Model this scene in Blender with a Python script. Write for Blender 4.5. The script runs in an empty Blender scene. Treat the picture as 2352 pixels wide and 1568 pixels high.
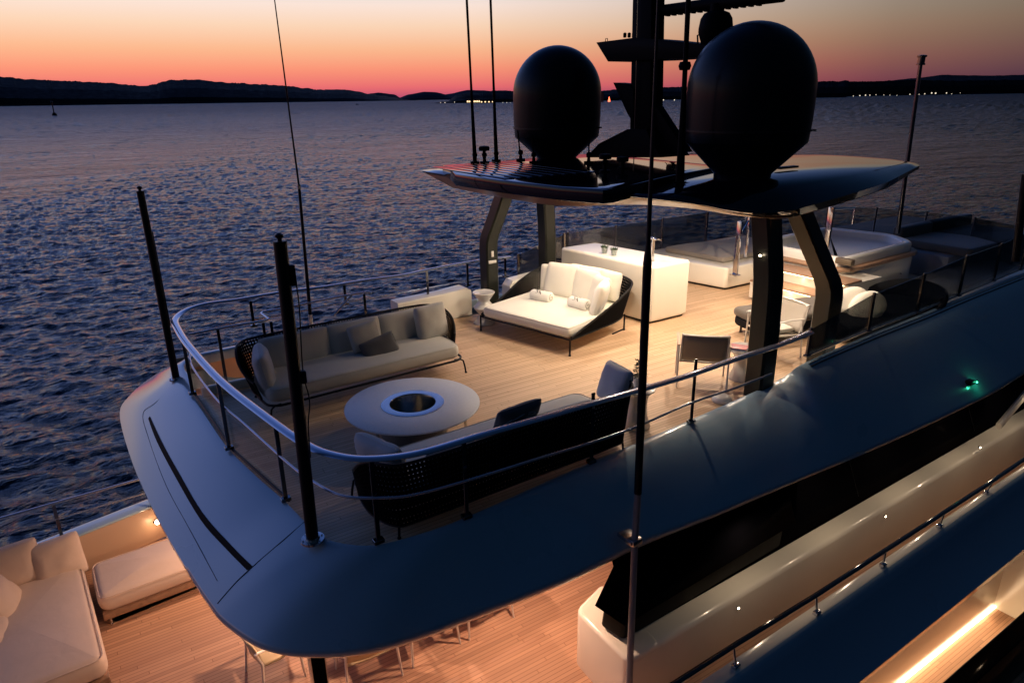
import bpy, bmesh, math, random
from mathutils import Vector, Matrix, noise
random.seed(7)
R_ = math.radians
sc = bpy.context.scene
# ------------------------------------------------------------------ camera
# world axes: X to the bow, Y to port, Z up, upper deck floor at z = 0
PITCH, ROLL, HEAD, FPX, CX, CY = R_(19.6), R_(0.73), R_(32.6), 1568.0, 1176.0, 784.0
CAM = Vector((0, 0, 4.0))
fw = Vector((math.sin(HEAD)*math.cos(PITCH), math.cos(HEAD)*math.cos(PITCH), -math.sin(PITCH)))
rt = Vector((math.cos(HEAD), -math.sin(HEAD), 0)); up = rt.cross(fw)
RV = rt*math.cos(ROLL) - up*math.sin(ROLL); UV = rt*math.sin(ROLL) + up*math.cos(ROLL)
cam = bpy.data.cameras.new('camera'); co = bpy.data.objects.new('camera', cam); sc.collection.objects.link(co)
m = Matrix((RV, UV, -fw)).transposed().to_4x4(); m.translation = CAM; co.matrix_world = m
cam.lens = 24.0; cam.sensor_width = 36; cam.clip_start = .05; cam.clip_end = 90000
sc.camera = co
sc.render.resolution_x = 1024; sc.render.resolution_y = 682
# ------------------------------------------------------------------ sky
SUN_AZ = R_(-16)      # where the sun went down, measured from +Y (port) towards +X (bow)
w = bpy.data.worlds.new("World"); sc.world = w; w.use_nodes = True
nt = w.node_tree; N = nt.nodes; L = nt.links
for n in list(N): N.remove(n)
def mth(nt, op, a, b=None, c=None):
    n = nt.nodes.new('ShaderNodeMath'); n.operation = op
    for i, v in enumerate((a, b, c)):
        if v is None: continue
        if isinstance(v, (int, float)): n.inputs[i].default_value = v
        else: nt.links.new(v, n.inputs[i])
    return n.outputs[0]
def ramp(nt, fac, stops, interp='EASE'):
    n = nt.nodes.new('ShaderNodeValToRGB'); cr = n.color_ramp; cr.interpolation = interp
    while len(cr.elements) < len(stops): cr.elements.new(0.5)
    for e, (p, c) in zip(cr.elements, stops): e.position = p; e.color = (c[0], c[1], c[2], 1)
    nt.links.new(fac, n.inputs[0]); return n.outputs[0]
tc = N.new('ShaderNodeTexCoord'); sx = N.new('ShaderNodeSeparateXYZ'); L.new(tc.outputs['Generated'], sx.inputs[0])
elev = mth(nt, 'MULTIPLY', mth(nt, 'ARCSINE', sx.outputs[2]), 180/math.pi)
az = mth(nt, 'MULTIPLY', mth(nt, 'ARCTAN2', sx.outputs[0], sx.outputs[1]), 180/math.pi)
daz = mth(nt, 'ABSOLUTE', mth(nt, 'SUBTRACT', az, math.degrees(SUN_AZ)))
daz = mth(nt, 'MINIMUM', daz, mth(nt, 'SUBTRACT', 360, daz))
ef = mth(nt, 'DIVIDE', mth(nt, 'ADD', elev, 2.0), 92.0)       # 0 at -2 deg, 1 at the zenith
def E_(d): return (d+2)/92.0
warm = ramp(nt, ef, [(E_(-2),(.01,.016,.04)),(E_(-.9),(.02,.02,.05)),(E_(-.3),(.46,.07,.16)),(E_(.1),(.50,.08,.17)),(E_(.9),(.86,.16,.17)),(E_(2.2),(1.0,.31,.19)),(E_(3.6),(1.0,.50,.28)),
    (E_(5.2),(1.0,.69,.49)),(E_(6.6),(1.0,.80,.70)),(E_(7.5),(.86,.78,.78)),(E_(8.8),(.42,.53,.86)),(E_(12.5),(.30,.43,.95)),(E_(20),(.22,.34,.86)),(E_(32),(.050,.125,.42)),(E_(52),(.005,.028,.11)),(E_(90),(.0022,.011,.042))], 'LINEAR')
cool = ramp(nt, ef, [(E_(-2),(.010,.010,.022)),(E_(0),(.022,.018,.04)),(E_(1.2),(.050,.036,.055)),(E_(2.6),(.105,.062,.062)),(E_(4.5),(.155,.105,.075)),
    (E_(7.0),(.16,.15,.115)),(E_(9.5),(.04,.062,.10)),(E_(14),(.022,.05,.10)),(E_(22),(.018,.048,.11)),(E_(40),(.006,.020,.058)),(E_(60),(.0035,.0145,.045)),(E_(90),(.0025,.012,.042))], 'LINEAR')
back = ramp(nt, ef, [(E_(-2),(.0015,.003,.006)),(E_(3),(.005,.008,.016)),(E_(10),(.006,.013,.026)),(E_(30),(.0048,.016,.034)),(E_(60),(.0034,.0135,.035)),(E_(90),(.0022,.0110,.034))], 'LINEAR')
gb = ramp(nt, mth(nt, 'DIVIDE', daz, 180.0), [(0,(0,0,0)),(86/180,(0,0,0)),(112/180,(1,1,1)),(1,(1,1,1))], 'LINEAR')
mc = N.new('ShaderNodeMix'); mc.data_type = 'RGBA'; L.new(gb, mc.inputs['Factor']); L.new(cool, mc.inputs['A']); L.new(back, mc.inputs['B']); cool = mc.outputs['Result']
g = ramp(nt, mth(nt, 'DIVIDE', daz, 180.0), [(0,(1,1,1)),(30/180,(.97,)*3),(46/180,(.94,)*3),(57/180,(.72,)*3),(66/180,(.42,)*3),(76/180,(.17,)*3),(86/180,(.04,)*3),(92/180,(.0,)*3),(1,(0,0,0))], 'LINEAR')
mix = N.new('ShaderNodeMix'); mix.data_type = 'RGBA'; L.new(g, mix.inputs['Factor']); L.new(cool, mix.inputs['A']); L.new(warm, mix.inputs['B'])
# a very little of the physical dusk sky on top, sun just under the horizon
st = N.new('ShaderNodeTexSky'); st.sky_type = 'NISHITA'; st.sun_disc = False; st.sun_elevation = R_(-3); st.sun_rotation = SUN_AZ
add = N.new('ShaderNodeMix'); add.data_type = 'RGBA'; add.blend_type = 'ADD'; add.inputs['Factor'].default_value = .01
L.new(mix.outputs['Result'], add.inputs['A']); L.new(st.outputs[0], add.inputs['B'])
bg = N.new('ShaderNodeBackground'); bg.inputs[1].default_value = 1.0; L.new(add.outputs['Result'], bg.inputs[0])
wo = N.new('ShaderNodeOutputWorld'); L.new(bg.outputs[0], wo.inputs[0])
sc.view_settings.view_transform = 'Standard'; sc.view_settings.look = 'None'; sc.view_settings.exposure = 0; sc.view_settings.gamma = 1
sc.view_settings.use_curve_mapping = False
# ------------------------------------------------------------------ lamps (fittings the yacht has switched on, plus some added to brighten)
WARM = (1.0, .80, .60); AMBER = (1.0, .61, .42)
def lamp(kind, loc, power, color=WARM, aim=None, size=.06, spot=120, blend=.6, sizey=None):
    d = bpy.data.lights.new('deck_light', kind); d.energy = power; d.color = color
    if kind == 'SPOT': d.spot_size = R_(spot); d.spot_blend = blend; d.shadow_soft_size = size
    elif kind == 'POINT': d.shadow_soft_size = size
    else:
        d.shape = 'RECTANGLE'; d.size = size; d.size_y = sizey or size
    o = bpy.data.objects.new('deck_light', d); sc.collection.objects.link(o); o.location = loc
    if aim is not None:
        o.rotation_euler = (Vector(aim)-Vector(loc)).to_track_quat('-Z', 'Y').to_euler()
    return o
HT_LAMPS = [(7.0,8.1),(8.7,7.7),(8.6,9.6),(10.1,8.1),(6.6,7.2),(6.6,9.6),(11.4,7.9),(10.6,6.5)]  # final pair added to brighten the tub and the starboard shell
HT_POWER = [100,160,150,165,95,90,135,90]
for (x, y), p in zip(HT_LAMPS, HT_POWER):
    lamp('SPOT', (x, y, 2.5), p, WARM, (x, y, 0), .035, 150, .5)
# lower deck, under the overhang of the upper deck
for x, y, p in [(1.5,9.6,150),(1.5,6.9,110),(3.6,8.2,150),(3.9,5.9,150)]:
    lamp('SPOT', (x, y, -.75), p, AMBER, (x-.2, y-.1, -3), .05, 165, .4)
for x in (6.3, 8.2, 10.1, 12.0, 13.9):      # side deck, under the lip of the upper deck
    lamp('SPOT', (x, 4.27, -.98), 13, (1.0,.74,.50), (x, 4.45, -3), .03, 165, .5)

# ------------------------------------------------------------------ helpers
def ray(u, v): return fw*FPX + RV*(u-CX) - UV*(v-CY)
def at(u, v, z=None, x=None, y=None, d=None):
    r = ray(u, v)
    if z is not None: t = (z-CAM.z)/r.z
    elif x is not None: t = x/r.x
    elif y is not None: t = y/r.y
    else: t = d/math.hypot(r.x, r.y)
    return CAM + r*t
col = sc.collection
def link(o, parent=None):
    col.objects.link(o)
    if parent is not None:
        o.parent = parent
        if parent.type == 'EMPTY': o.matrix_parent_inverse = Matrix.Translation(-parent.location)
    return o
def tag(o, label=None, cat=None, group=None, kind=None):
    if label: o['label'] = label
    if cat: o['category'] = cat
    if group: o['group'] = group
    if kind: o['kind'] = kind
    return o
def thing(name, label, cat, loc=(0,0,0), group=None):
    o = bpy.data.objects.new(name, None); o.empty_display_size = .1; col.objects.link(o); o.location = loc
    return tag(o, label, cat, group)
def copy_thing(t, delta, label, rotz=0, pivot=None):
    """copy an Empty with its parts and sub-parts; parts hold world coordinates through the parent inverse"""
    r = t.copy(); col.objects.link(r); r.location = Vector(t.location)+Vector(delta); r.rotation_euler.z = t.rotation_euler.z+rotz; r['label'] = label
    for ch in t.children:
        c = ch.copy(); col.objects.link(c); c.parent = r; c.matrix_parent_inverse = ch.matrix_parent_inverse.copy()
        for gch in ch.children:
            gcopy = gch.copy(); col.objects.link(gcopy); gcopy.parent = c; gcopy.matrix_parent_inverse = gch.matrix_parent_inverse.copy()
    return r
class MB:
    def __init__(s): s.v = []; s.f = []
    def add(s, vs, fs):
        b = len(s.v); s.v += [tuple(p) for p in vs]; s.f += [tuple(i+b for i in f) for f in fs]; return s
    def hexa(s, bot, top):
        n = len(bot); b = [Vector(p) for p in bot]+[Vector(p) for p in top]
        return s.add(b, [tuple(range(n-1,-1,-1)), tuple(range(n, 2*n))]+[(i,(i+1)%n,n+(i+1)%n,n+i) for i in range(n)])
    def box(s, c, size, ax=None, ay=None, az=None):
        c = Vector(c); ax = Vector(ax or (1,0,0))*size[0]/2; ay = Vector(ay or (0,1,0))*size[1]/2; az = Vector(az or (0,0,1))*size[2]/2
        return s.hexa([c-ax-ay-az,c+ax-ay-az,c+ax+ay-az,c-ax+ay-az],[c-ax-ay+az,c+ax-ay+az,c+ax+ay+az,c-ax+ay+az])
    def prism(s, poly, z0, z1):
        return s.hexa([(p[0],p[1],z0) for p in poly],[(p[0],p[1],z1) for p in poly])
    def tube(s, path, r, seg=8, ry=None, closed=False, caps=True):
        P = [Vector(p) for p in path]; n = len(P); rings = []
        rr = r if isinstance(r, (list, tuple)) else [r]*n
        prevn = None
        for i in range(n):
            if closed: t = (P[(i+1)%n]-P[i-1])
            else: t = P[min(i+1,n-1)]-P[max(i-1,0)]
            if t.length < 1e-9: t = Vector((0,0,1))
            t.normalize()
            ref = Vector((0,0,1)) if abs(t.z) < .95 else (prevn or Vector((0,1,0)))
            side = t.cross(ref)
            if side.length < 1e-6: side = t.cross(Vector((1,0,0)))
            side.normalize(); nn = side.cross(t).normalized(); prevn = nn if abs(t.z) < .95 else prevn
            a = rr[i]; b = (ry*a/rr[0]) if ry else a
            rings.append([P[i]+side*a*math.cos(2*math.pi*k/seg)+nn*b*math.sin(2*math.pi*k/seg) for k in range(seg)])
        vs = [p for q in rings for p in q]; fs = []
        for i in range(n if closed else n-1):
            j = (i+1)%n
            for k in range(seg): fs.append((i*seg+k, i*seg+(k+1)%seg, j*seg+(k+1)%seg, j*seg+k))
        if caps and not closed: fs += [tuple(range(seg-1,-1,-1)), tuple((n-1)*seg+k for k in range(seg))]
        return s.add(vs, fs)
    def lathe(s, c, prof, seg=32, caps=True):
        c = Vector(c); vs = []; n = len(prof)
        for r, z in prof: vs += [c+Vector((r*math.cos(2*math.pi*k/seg), r*math.sin(2*math.pi*k/seg), z)) for k in range(seg)]
        fs = [(i*seg+k, i*seg+(k+1)%seg, (i+1)*seg+(k+1)%seg, (i+1)*seg+k) for i in range(n-1) for k in range(seg)]
        if caps: fs += [tuple(range(seg-1,-1,-1)), tuple((n-1)*seg+k for k in range(seg))]
        return s.add(vs, fs)
    def grid(s, rows, cu=False, cv=False):
        n = len(rows); mm = len(rows[0]); vs = [p for r in rows for p in r]; fs = []
        for i in range(n if cv else n-1):
            for j in range(mm if cu else mm-1):
                a, b = i, (i+1)%n; c, d = j, (j+1)%mm
                fs.append((a*mm+c, a*mm+d, b*mm+d, b*mm+c))
        return s.add(vs, fs)
    def rings(s, rows):
        """closed rings, capped both ends"""
        s.grid(rows, cu=True); b = len(s.v)-len(rows)*len(rows[0]); k = len(rows[0])
        s.f.append(tuple(b+i for i in range(k-1,-1,-1))); s.f.append(tuple(b+(len(rows)-1)*k+i for i in range(k))); return s
    def build(s, name, mat, parent=None, bevel=0, seg=2, smooth=35, solid=0, subsurf=0):
        me = bpy.data.meshes.new(name); me.from_pydata([tuple(p) for p in s.v], [], s.f); me.validate()
        bm = bmesh.new(); bm.from_mesh(me)
        bmesh.ops.recalc_face_normals(bm, faces=bm.faces)
        if bevel:
            ed = [e for e in bm.edges if len(e.link_faces) == 2 and e.calc_face_angle(0) > R_(28)]
            bmesh.ops.bevel(bm, geom=ed, offset=bevel, segments=seg, affect='EDGES', profile=.5, clamp_overlap=True)
        bm.to_mesh(me); bm.free()
        if smooth:
            me.polygons.foreach_set('use_smooth', [True]*len(me.polygons))
            try: me.set_sharp_from_angle(angle=R_(smooth))
            except Exception: pass
        me.materials.append(mat)
        o = bpy.data.objects.new(name, me)
        if solid: md = o.modifiers.new('thickness', 'SOLIDIFY'); md.thickness = solid; md.offset = 0
        if subsurf: md = o.modifiers.new('subdivision', 'SUBSURF'); md.levels = subsurf; md.render_levels = subsurf
        return link(o, parent)
def catmull(P, n):
    P = [Vector(p) for p in P]; out = []
    for i in range(len(P)-1):
        p0 = P[max(i-1,0)]; p1 = P[i]; p2 = P[i+1]; p3 = P[min(i+2,len(P)-1)]
        for k in range(n):
            t = k/n
            out.append(.5*((2*p1)+(p2-p0)*t+(2*p0-5*p1+4*p2-p3)*t*t+(3*p1-p0-3*p2+p3)*t**3))
    out.append(P[-1]); return out
def rrect(cx, cy, w_, d_, r, n=5, ang=0):
    pts = []
    for sx_, sy_, a0 in ((1,1,0),(-1,1,90),(-1,-1,180),(1,-1,270)):
        for k in range(n+1):
            a = R_(a0+90*k/n); pts.append(((w_/2-r)*sx_+r*math.cos(a), (d_/2-r)*sy_+r*math.sin(a)))
    ca, sa = math.cos(ang), math.sin(ang)
    return [(cx+x*ca-y*sa, cy+x*sa+y*ca) for x, y in pts]
def inset(poly, d_):
    n = len(poly); out = []
    for i in range(n):
        a, b, c = Vector(poly[i-1]).to_2d(), Vector(poly[i]).to_2d(), Vector(poly[(i+1)%n]).to_2d()
        e1 = (b-a); e2 = (c-b)
        if e1.length < 1e-9: e1 = e2
        if e2.length < 1e-9: e2 = e1
        n1 = Vector((-e1.y, e1.x)).normalized(); n2 = Vector((-e2.y, e2.x)).normalized(); nn = (n1+n2)
        if nn.length < 1e-6: nn = n1
        nn.normalize(); k = max(nn.dot(n1), .5)
        out.append((b.x+nn.x*d_/k, b.y+nn.y*d_/k))
    return out
def padded(mb, poly, z0, z1, r, crown=0, k=4, wob=0):
    """a block with rounded top and bottom edges; poly counter-clockwise"""
    rows = []
    for i in range(k+1):
        a = math.pi/2*i/k; rows.append([(x, y, z0+r-r*math.cos(a)) for x, y in inset(poly, r*(1-math.sin(a)))])
    for i in range(k+1):
        a = math.pi/2*i/k; rows.append([(x, y, z1-r+r*math.sin(a)) for x, y in inset(poly, r*(1-math.cos(a)))])
    cx_ = sum(p[0] for p in poly)/len(poly); cy_ = sum(p[1] for p in poly)/len(poly); base = rows[-1]
    for t in (.85, .65, .4, .15):
        rows.append([(cx_+(x-cx_)*t, cy_+(y-cy_)*t, z+crown*(1-t*t)) for x, y, z in base])
    if wob:
        rows = [[(x, y, z+wob*noise.noise(Vector((x*3, y*3, z*2)))) for x, y, z in r_] for r_ in rows]
    return mb.rings(rows)
def pillow(mb, c, X, Y, w_, h_, t, n=14, seed=0, rough=.012, round_=0):
    """a stuffed square cushion: centre, two unit axes across its face, width, height, thickness"""
    c = Vector(c); X = Vector(X).normalized(); Y = Vector(Y); Y = (Y-X*Y.dot(X)).normalized(); Z = X.cross(Y)
    for s_ in (1, -1):
        rows = []
        for i in range(n+1):
            row = []
            for j in range(n+1):
                a = -math.cos(math.pi*i/n); b = -math.cos(math.pi*j/n)
                th = (max(0, 1-abs(a)**3.6)*max(0, 1-abs(b)**3.6))**.42
                cr_ = 1-.075*(a*a*b*b)**2; x = a*(1-.05*(1-b*b))*cr_; y = b*(1-.05*(1-a*a))*cr_
                if round_: 
                    q = math.sqrt(max(0, 1-b*b/2)); q2 = math.sqrt(max(0, 1-a*a/2)); x, y = a*q, b*q2
                wr = rough*noise.noise(Vector((a*2.2+seed*7, b*2.2, s_*3+seed)))*th + .5*rough*noise.noise(Vector((a*6+seed*3, b*5, s_*5)))*th
                row.append(c+X*x*w_/2+Y*y*h_/2+Z*(s_*t/2*th+wr))
            rows.append(row)
        mb.grid(rows)
        if s_ == 1: edge_ = rows[0][:-1]+[r_[-1] for r_ in rows[:-1]]+rows[-1][:0:-1]+[r_[0] for r_ in rows[:0:-1]]
    mb.tube(edge_, .0055, 5, closed=True)
    return mb
def weave(mb, rows, hole=.30):
    """open lattice over a grid of points: every cell keeps a frame round a hole"""
    for i in range(len(rows)-1):
        for j in range(len(rows[0])-1):
            q = [Vector(rows[i][j]), Vector(rows[i][j+1]), Vector(rows[i+1][j+1]), Vector(rows[i+1][j])]
            ce = sum(q, Vector())/4; inn = [ce+(p-ce)*hole for p in q]
            mb.add(q+inn, [(0,1,5,4),(1,2,6,5),(2,3,7,6),(3,0,4,7)])
    return mb
def arc_leg(mb, top, foot, r=.014):
    return mb.tube([top, foot], r, 8)
# ------------------------------------------------------------------ materials
def mat(name, color, rough=.5, metal=0, coat=0, bump=0, bscale=40, var=0, vscale=3, emit=None, estr=0, spec=.5, ior=None, trans=0, alpha=None, sheen=0):
    M = bpy.data.materials.new(name); M.use_nodes = True; t = M.node_tree; b = t.nodes['Principled BSDF']
    b.inputs['Base Color'].default_value = (*color, 1); b.inputs['Roughness'].default_value = rough; b.inputs['Metallic'].default_value = metal
    b.inputs['Coat Weight'].default_value = coat; b.inputs['Coat Roughness'].default_value = .05; b.inputs['Specular IOR Level'].default_value = spec
    if sheen: b.inputs['Sheen Weight'].default_value = sheen
    if ior: b.inputs['IOR'].default_value = ior
    if trans: b.inputs['Transmission Weight'].default_value = trans
    co_ = t.nodes.new('ShaderNodeTexCoord').outputs['Object']
    if var:
        n = t.nodes.new('ShaderNodeTexNoise'); n.inputs['Scale'].default_value = vscale; n.inputs['Detail'].default_value = 5; t.links.new(co_, n.inputs['Vector'])
        r1 = ramp(t, n.outputs['Fac'], [(.25, tuple(c*(1-var) for c in color)), (.75, tuple(min(1, c*(1+var)) for c in color))], 'LINEAR'); t.links.new(r1, b.inputs['Base Color'])
        r2 = ramp(t, n.outputs['Fac'], [(.3, (max(0, rough*(1-var)),)*3), (.7, (min(1, rough*(1+var*1.5)),)*3)], 'LINEAR'); t.links.new(r2, b.inputs['Roughness'])
    if bump:
        n = t.nodes.new('ShaderNodeTexNoise'); n.inputs['Scale'].default_value = bscale; n.inputs['Detail'].default_value = 3; t.links.new(co_, n.inputs['Vector'])
        bp = t.nodes.new('ShaderNodeBump'); bp.inputs['Strength'].default_value = bump; bp.inputs['Distance'].default_value = .01; t.links.new(n.outputs['Fac'], bp.inputs['Height']); t.links.new(bp.outputs[0], b.inputs['Normal'])
    if emit: b.inputs['Emission Color'].default_value = (*emit, 1); b.inputs['Emission Strength'].default_value = estr
    return M
def teak(name, c1, c2, pitch=.055, rough=.55, along='x'):
    M = bpy.data.materials.new(name); M.use_nodes = True; t = M.node_tree; b = t.nodes['Principled BSDF']; lk = t.links
    co_ = t.nodes.new('ShaderNodeTexCoord').outputs['Object']; s_ = t.nodes.new('ShaderNodeSeparateXYZ'); lk.new(co_, s_.inputs[0])
    X_, Y_ = (s_.outputs[0], s_.outputs[1]) if along == 'x' else (s_.outputs[1], s_.outputs[0])
    yy = mth(t, 'DIVIDE', Y_, pitch); row = mth(t, 'FLOOR', yy); fr = mth(t, 'FRACT', yy)
    wn = t.nodes.new('ShaderNodeTexWhiteNoise'); wn.noise_dimensions = '1D'; lk.new(row, wn.inputs['W'])
    xx = mth(t, 'ADD', mth(t, 'DIVIDE', X_, 1.7), mth(t, 'MULTIPLY', wn.outputs['Value'], 7.3)); cx_ = mth(t, 'FLOOR', xx); fx = mth(t, 'FRACT', xx)
    wn2 = t.nodes.new('ShaderNodeTexWhiteNoise'); wn2.noise_dimensions = '2D'; cb = t.nodes.new('ShaderNodeCombineXYZ'); lk.new(row, cb.inputs[0]); lk.new(cx_, cb.inputs[1]); lk.new(cb.outputs[0], wn2.inputs['Vector'])
    mp = t.nodes.new('ShaderNodeMapping'); mp.inputs['Scale'].default_value = (1.5, 38, 1) if along == 'x' else (38, 1.5, 1); lk.new(co_, mp.inputs['Vector'])
    nz = t.nodes.new('ShaderNodeTexNoise'); nz.inputs['Scale'].default_value = 2.2; nz.inputs['Detail'].default_value = 6; lk.new(mp.outputs[0], nz.inputs['Vector'])
    big = t.nodes.new('ShaderNodeTexNoise'); big.inputs['Scale'].default_value = .7; big.inputs['Detail'].default_value = 3; lk.new(co_, big.inputs['Vector'])
    f = mth(t, 'ADD', mth(t, 'MULTIPLY', wn2.outputs['Value'], .55), mth(t, 'MULTIPLY', nz.outputs['Fac'], .45))
    f = mth(t, 'ADD', mth(t, 'MULTIPLY', f, .85), mth(t, 'MULTIPLY', big.outputs['Fac'], .15))
    base = ramp(t, f, [(.1, c1), (.9, c2)], 'LINEAR')
    edge = mth(t, 'MINIMUM', fr, mth(t, 'SUBTRACT', 1, fr)); butt = mth(t, 'MULTIPLY', mth(t, 'MINIMUM', fx, mth(t, 'SUBTRACT', 1, fx)), 1.7/pitch)
    line = mth(t, 'MINIMUM', edge, butt)
    msk = ramp(t, line, [(.035, (0,0,0)), (.085, (1,1,1))], 'LINEAR')
    mx = t.nodes.new('ShaderNodeMix'); mx.data_type = 'RGBA'; lk.new(msk, mx.inputs['Factor']); mx.inputs['A'].default_value = (c1[0]*.60, c1[1]*.52, c1[2]*.46, 1); lk.new(base, mx.inputs['B'])
    lk.new(mx.outputs['Result'], b.inputs['Base Color'])
    lk.new(ramp(t, nz.outputs['Fac'], [(.3, (rough-.1,)*3), (.7, (rough+.12,)*3)], 'LINEAR'), b.inputs['Roughness'])
    bp = t.nodes.new('ShaderNodeBump'); bp.inputs['Strength'].default_value = .25; bp.inputs['Distance'].default_value = .003
    lk.new(mth(t, 'ADD', msk, mth(t, 'MULTIPLY', nz.outputs['Fac'], .4)), bp.inputs['Height']); lk.new(bp.outputs[0], b.inputs['Normal'])
    return M
def fabric(name, color, scale=260, rough=.9, var=.06):
    M = bpy.data.materials.new(name); M.use_nodes = True; t = M.node_tree; b = t.nodes['Principled BSDF']; lk = t.links
    b.inputs['Roughness'].default_value = rough; b.inputs['Sheen Weight'].default_value = .25; b.inputs['Specular IOR Level'].default_value = .2
    co_ = t.nodes.new('ShaderNodeTexCoord').outputs['Object']
    n = t.nodes.new('ShaderNodeTexNoise'); n.inputs['Scale'].default_value = 2.5; n.inputs['Detail'].default_value = 4; lk.new(co_, n.inputs['Vector'])
    n2 = t.nodes.new('ShaderNodeTexNoise'); n2.inputs['Scale'].default_value = scale; lk.new(co_, n2.inputs['Vector'])
    f = mth(t, 'ADD', mth(t, 'MULTIPLY', n.outputs['Fac'], .6), mth(t, 'MULTIPLY', n2.outputs['Fac'], .4))
    lk.new(ramp(t, f, [(.3, tuple(c*(1-var) for c in color)), (.7, tuple(min(1, c*(1+var)) for c in color))], 'LINEAR'), b.inputs['Base Color'])
    n3 = t.nodes.new('ShaderNodeTexNoise'); n3.inputs['Scale'].default_value = 5; n3.inputs['Detail'].default_value = 3; n3.inputs['Distortion'].default_value = .8; lk.new(co_, n3.inputs['Vector'])
    bp = t.nodes.new('ShaderNodeBump'); bp.inputs['Strength'].default_value = .20; bp.inputs['Distance'].default_value = .02
    lk.new(mth(t, 'ADD', n3.outputs['Fac'], mth(t, 'MULTIPLY', n2.outputs['Fac'], .06)), bp.inputs['Height']); lk.new(bp.outputs[0], b.inputs['Normal'])
    return M
def emis(name, color, s_):
    M = bpy.data.materials.new(name); M.use_nodes = True; t = M.node_tree; t.nodes.remove(t.nodes['Principled BSDF'])
    e = t.nodes.new('ShaderNodeEmission'); e.inputs[0].default_value = (*color, 1); e.inputs[1].default_value = s_; t.links.new(e.outputs[0], t.nodes['Material Output'].inputs[0]); return M
GEL = mat('white_gelcoat', (.78,.76,.70), .16, coat=.6, var=.03, vscale=1.5)
SHELL = mat('pearl_topcoat', (.31,.44,.53), .28, coat=.8, var=.04, vscale=.8)
CREAM = mat('cream_lacquer', (.80,.76,.66), .22, coat=.4, var=.03, vscale=1.2)
ROOF = mat('anthracite_lacquer', (.003,.004,.007), .055, coat=.0, spec=.42, ior=1.5)
ROOF.node_tree.nodes['Principled BSDF'].inputs['Specular Tint'].default_value = (.55,.66,.9,1)
SOFFIT = mat('bounce_lit_soffit', (.48,.27,.16), .28, coat=.2)  # warm bounce from the deck put into the soffit colour
LEGP = mat('olive_bronze_paint', (.015,.017,.013), .34, coat=.1, spec=.3)
MASTB = mat('matt_black_mast', (.002,.002,.003), .6, spec=.05)
BLACK = mat('black_paint', (.006,.006,.008), .42, spec=.22)
DOMEM = mat('navy_black_dome', (.003,.004,.007), .36, coat=.05, spec=.14, var=.1)
GLASSB = mat('black_window_glass', (.002,.002,.003), .10, spec=.06, var=.02, ior=1.2)
STEEL = mat('polished_steel', (.62,.62,.64), .10, metal=1, var=.15, vscale=9)
BRUSH = mat('brushed_steel', (.50,.50,.50), .25, metal=1)
DARKSTEEL = mat('dark_polished_steel', (.16,.16,.17), .14, metal=1)
RAILM = mat('painted_rail', (.42,.46,.56), .22, metal=.6, coat=.5)
TEAK = teak('teak_planks', (.48,.31,.18), (.74,.52,.33))
TEAK2 = teak('lower_teak_planks', (.42,.23,.14), (.66,.39,.24), .058)
TEAKT = mat('teak_trim', (.33,.20,.125), .5, var=.25, vscale=18)
OFFW = fabric('offwhite_canvas', (.78,.75,.66)); GREYF = fabric('warm_grey_canvas', (.50,.49,.45)); BLUEG = fabric('blue_grey_canvas', (.52,.52,.52))
DARKF = fabric('charcoal_linen', (.10,.10,.11)); PALEF = fabric('pale_grey_linen', (.46,.45,.42)); SANDF = fabric('sand_canvas', (.66,.52,.42)); TAUPE = fabric('taupe_canvas', (.26,.225,.19)); TAUPE2 = fabric('dark_taupe_canvas', (.10,.085,.07))
TOWEL = fabric('white_terry', (.80,.78,.72), 400); LOUNGE = mat('black_upholstery', (.008,.009,.012), .85, spec=.1, bump=.3, bscale=150)
ROPE = mat('black_rope_weave', (.003,.003,.004), .8, spec=.05, bump=.3, bscale=120)
PLAST = mat('white_plastic', (.72,.70,.66), .35); CERAM = mat('white_ceramic', (.66,.64,.60), .2, coat=.4)
STONE = mat('grey_white_stone', (.68,.70,.74), .42, var=.05, vscale=30)
LEAF = mat('succulent_leaf', (.05,.085,.04), .45, var=.4, vscale=30); SOIL = mat('potting_soil', (.04,.028,.02), .9)
MESHF = mat('taupe_sling_mesh', (.24,.20,.165), .6, bump=.4, bscale=200)
HEADM = mat('brown_headrest', (.12,.09,.06), .5)
TUBIN = mat('tub_inner', (.42,.42,.42), .35)
LEDM = emis('warm_led', (1,.66,.38), 9); LEDW = emis('warm_bulb', (1,.80,.55), 30)
def glassy(name, tint, mixf):
    M = bpy.data.materials.new(name); M.use_nodes = True; t = M.node_tree; t.nodes.remove(t.nodes['Principled BSDF'])
    tr = t.nodes.new('ShaderNodeBsdfTransparent'); tr.inputs[0].default_value = (*tint, 1); gl = t.nodes.new('ShaderNodeBsdfGlossy'); gl.inputs['Roughness'].default_value = .02
    gl.inputs[0].default_value = (.9,.9,.9,1); fr = t.nodes.new('ShaderNodeFresnel'); fr.inputs[0].default_value = 1.45
    mx = t.nodes.new('ShaderNodeMixShader'); t.links.new(mth(t, 'MULTIPLY', fr.outputs[0], mixf), mx.inputs[0]); t.links.new(tr.outputs[0], mx.inputs[1]); t.links.new(gl.outputs[0], mx.inputs[2])
    t.links.new(mx.outputs[0], t.nodes['Material Output'].inputs[0]); return M
SMOKE = glassy('smoked_glass', (.66,.67,.66), .8); CLEAR = glassy('clear_glass', (.90,.93,.93), .12)

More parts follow.
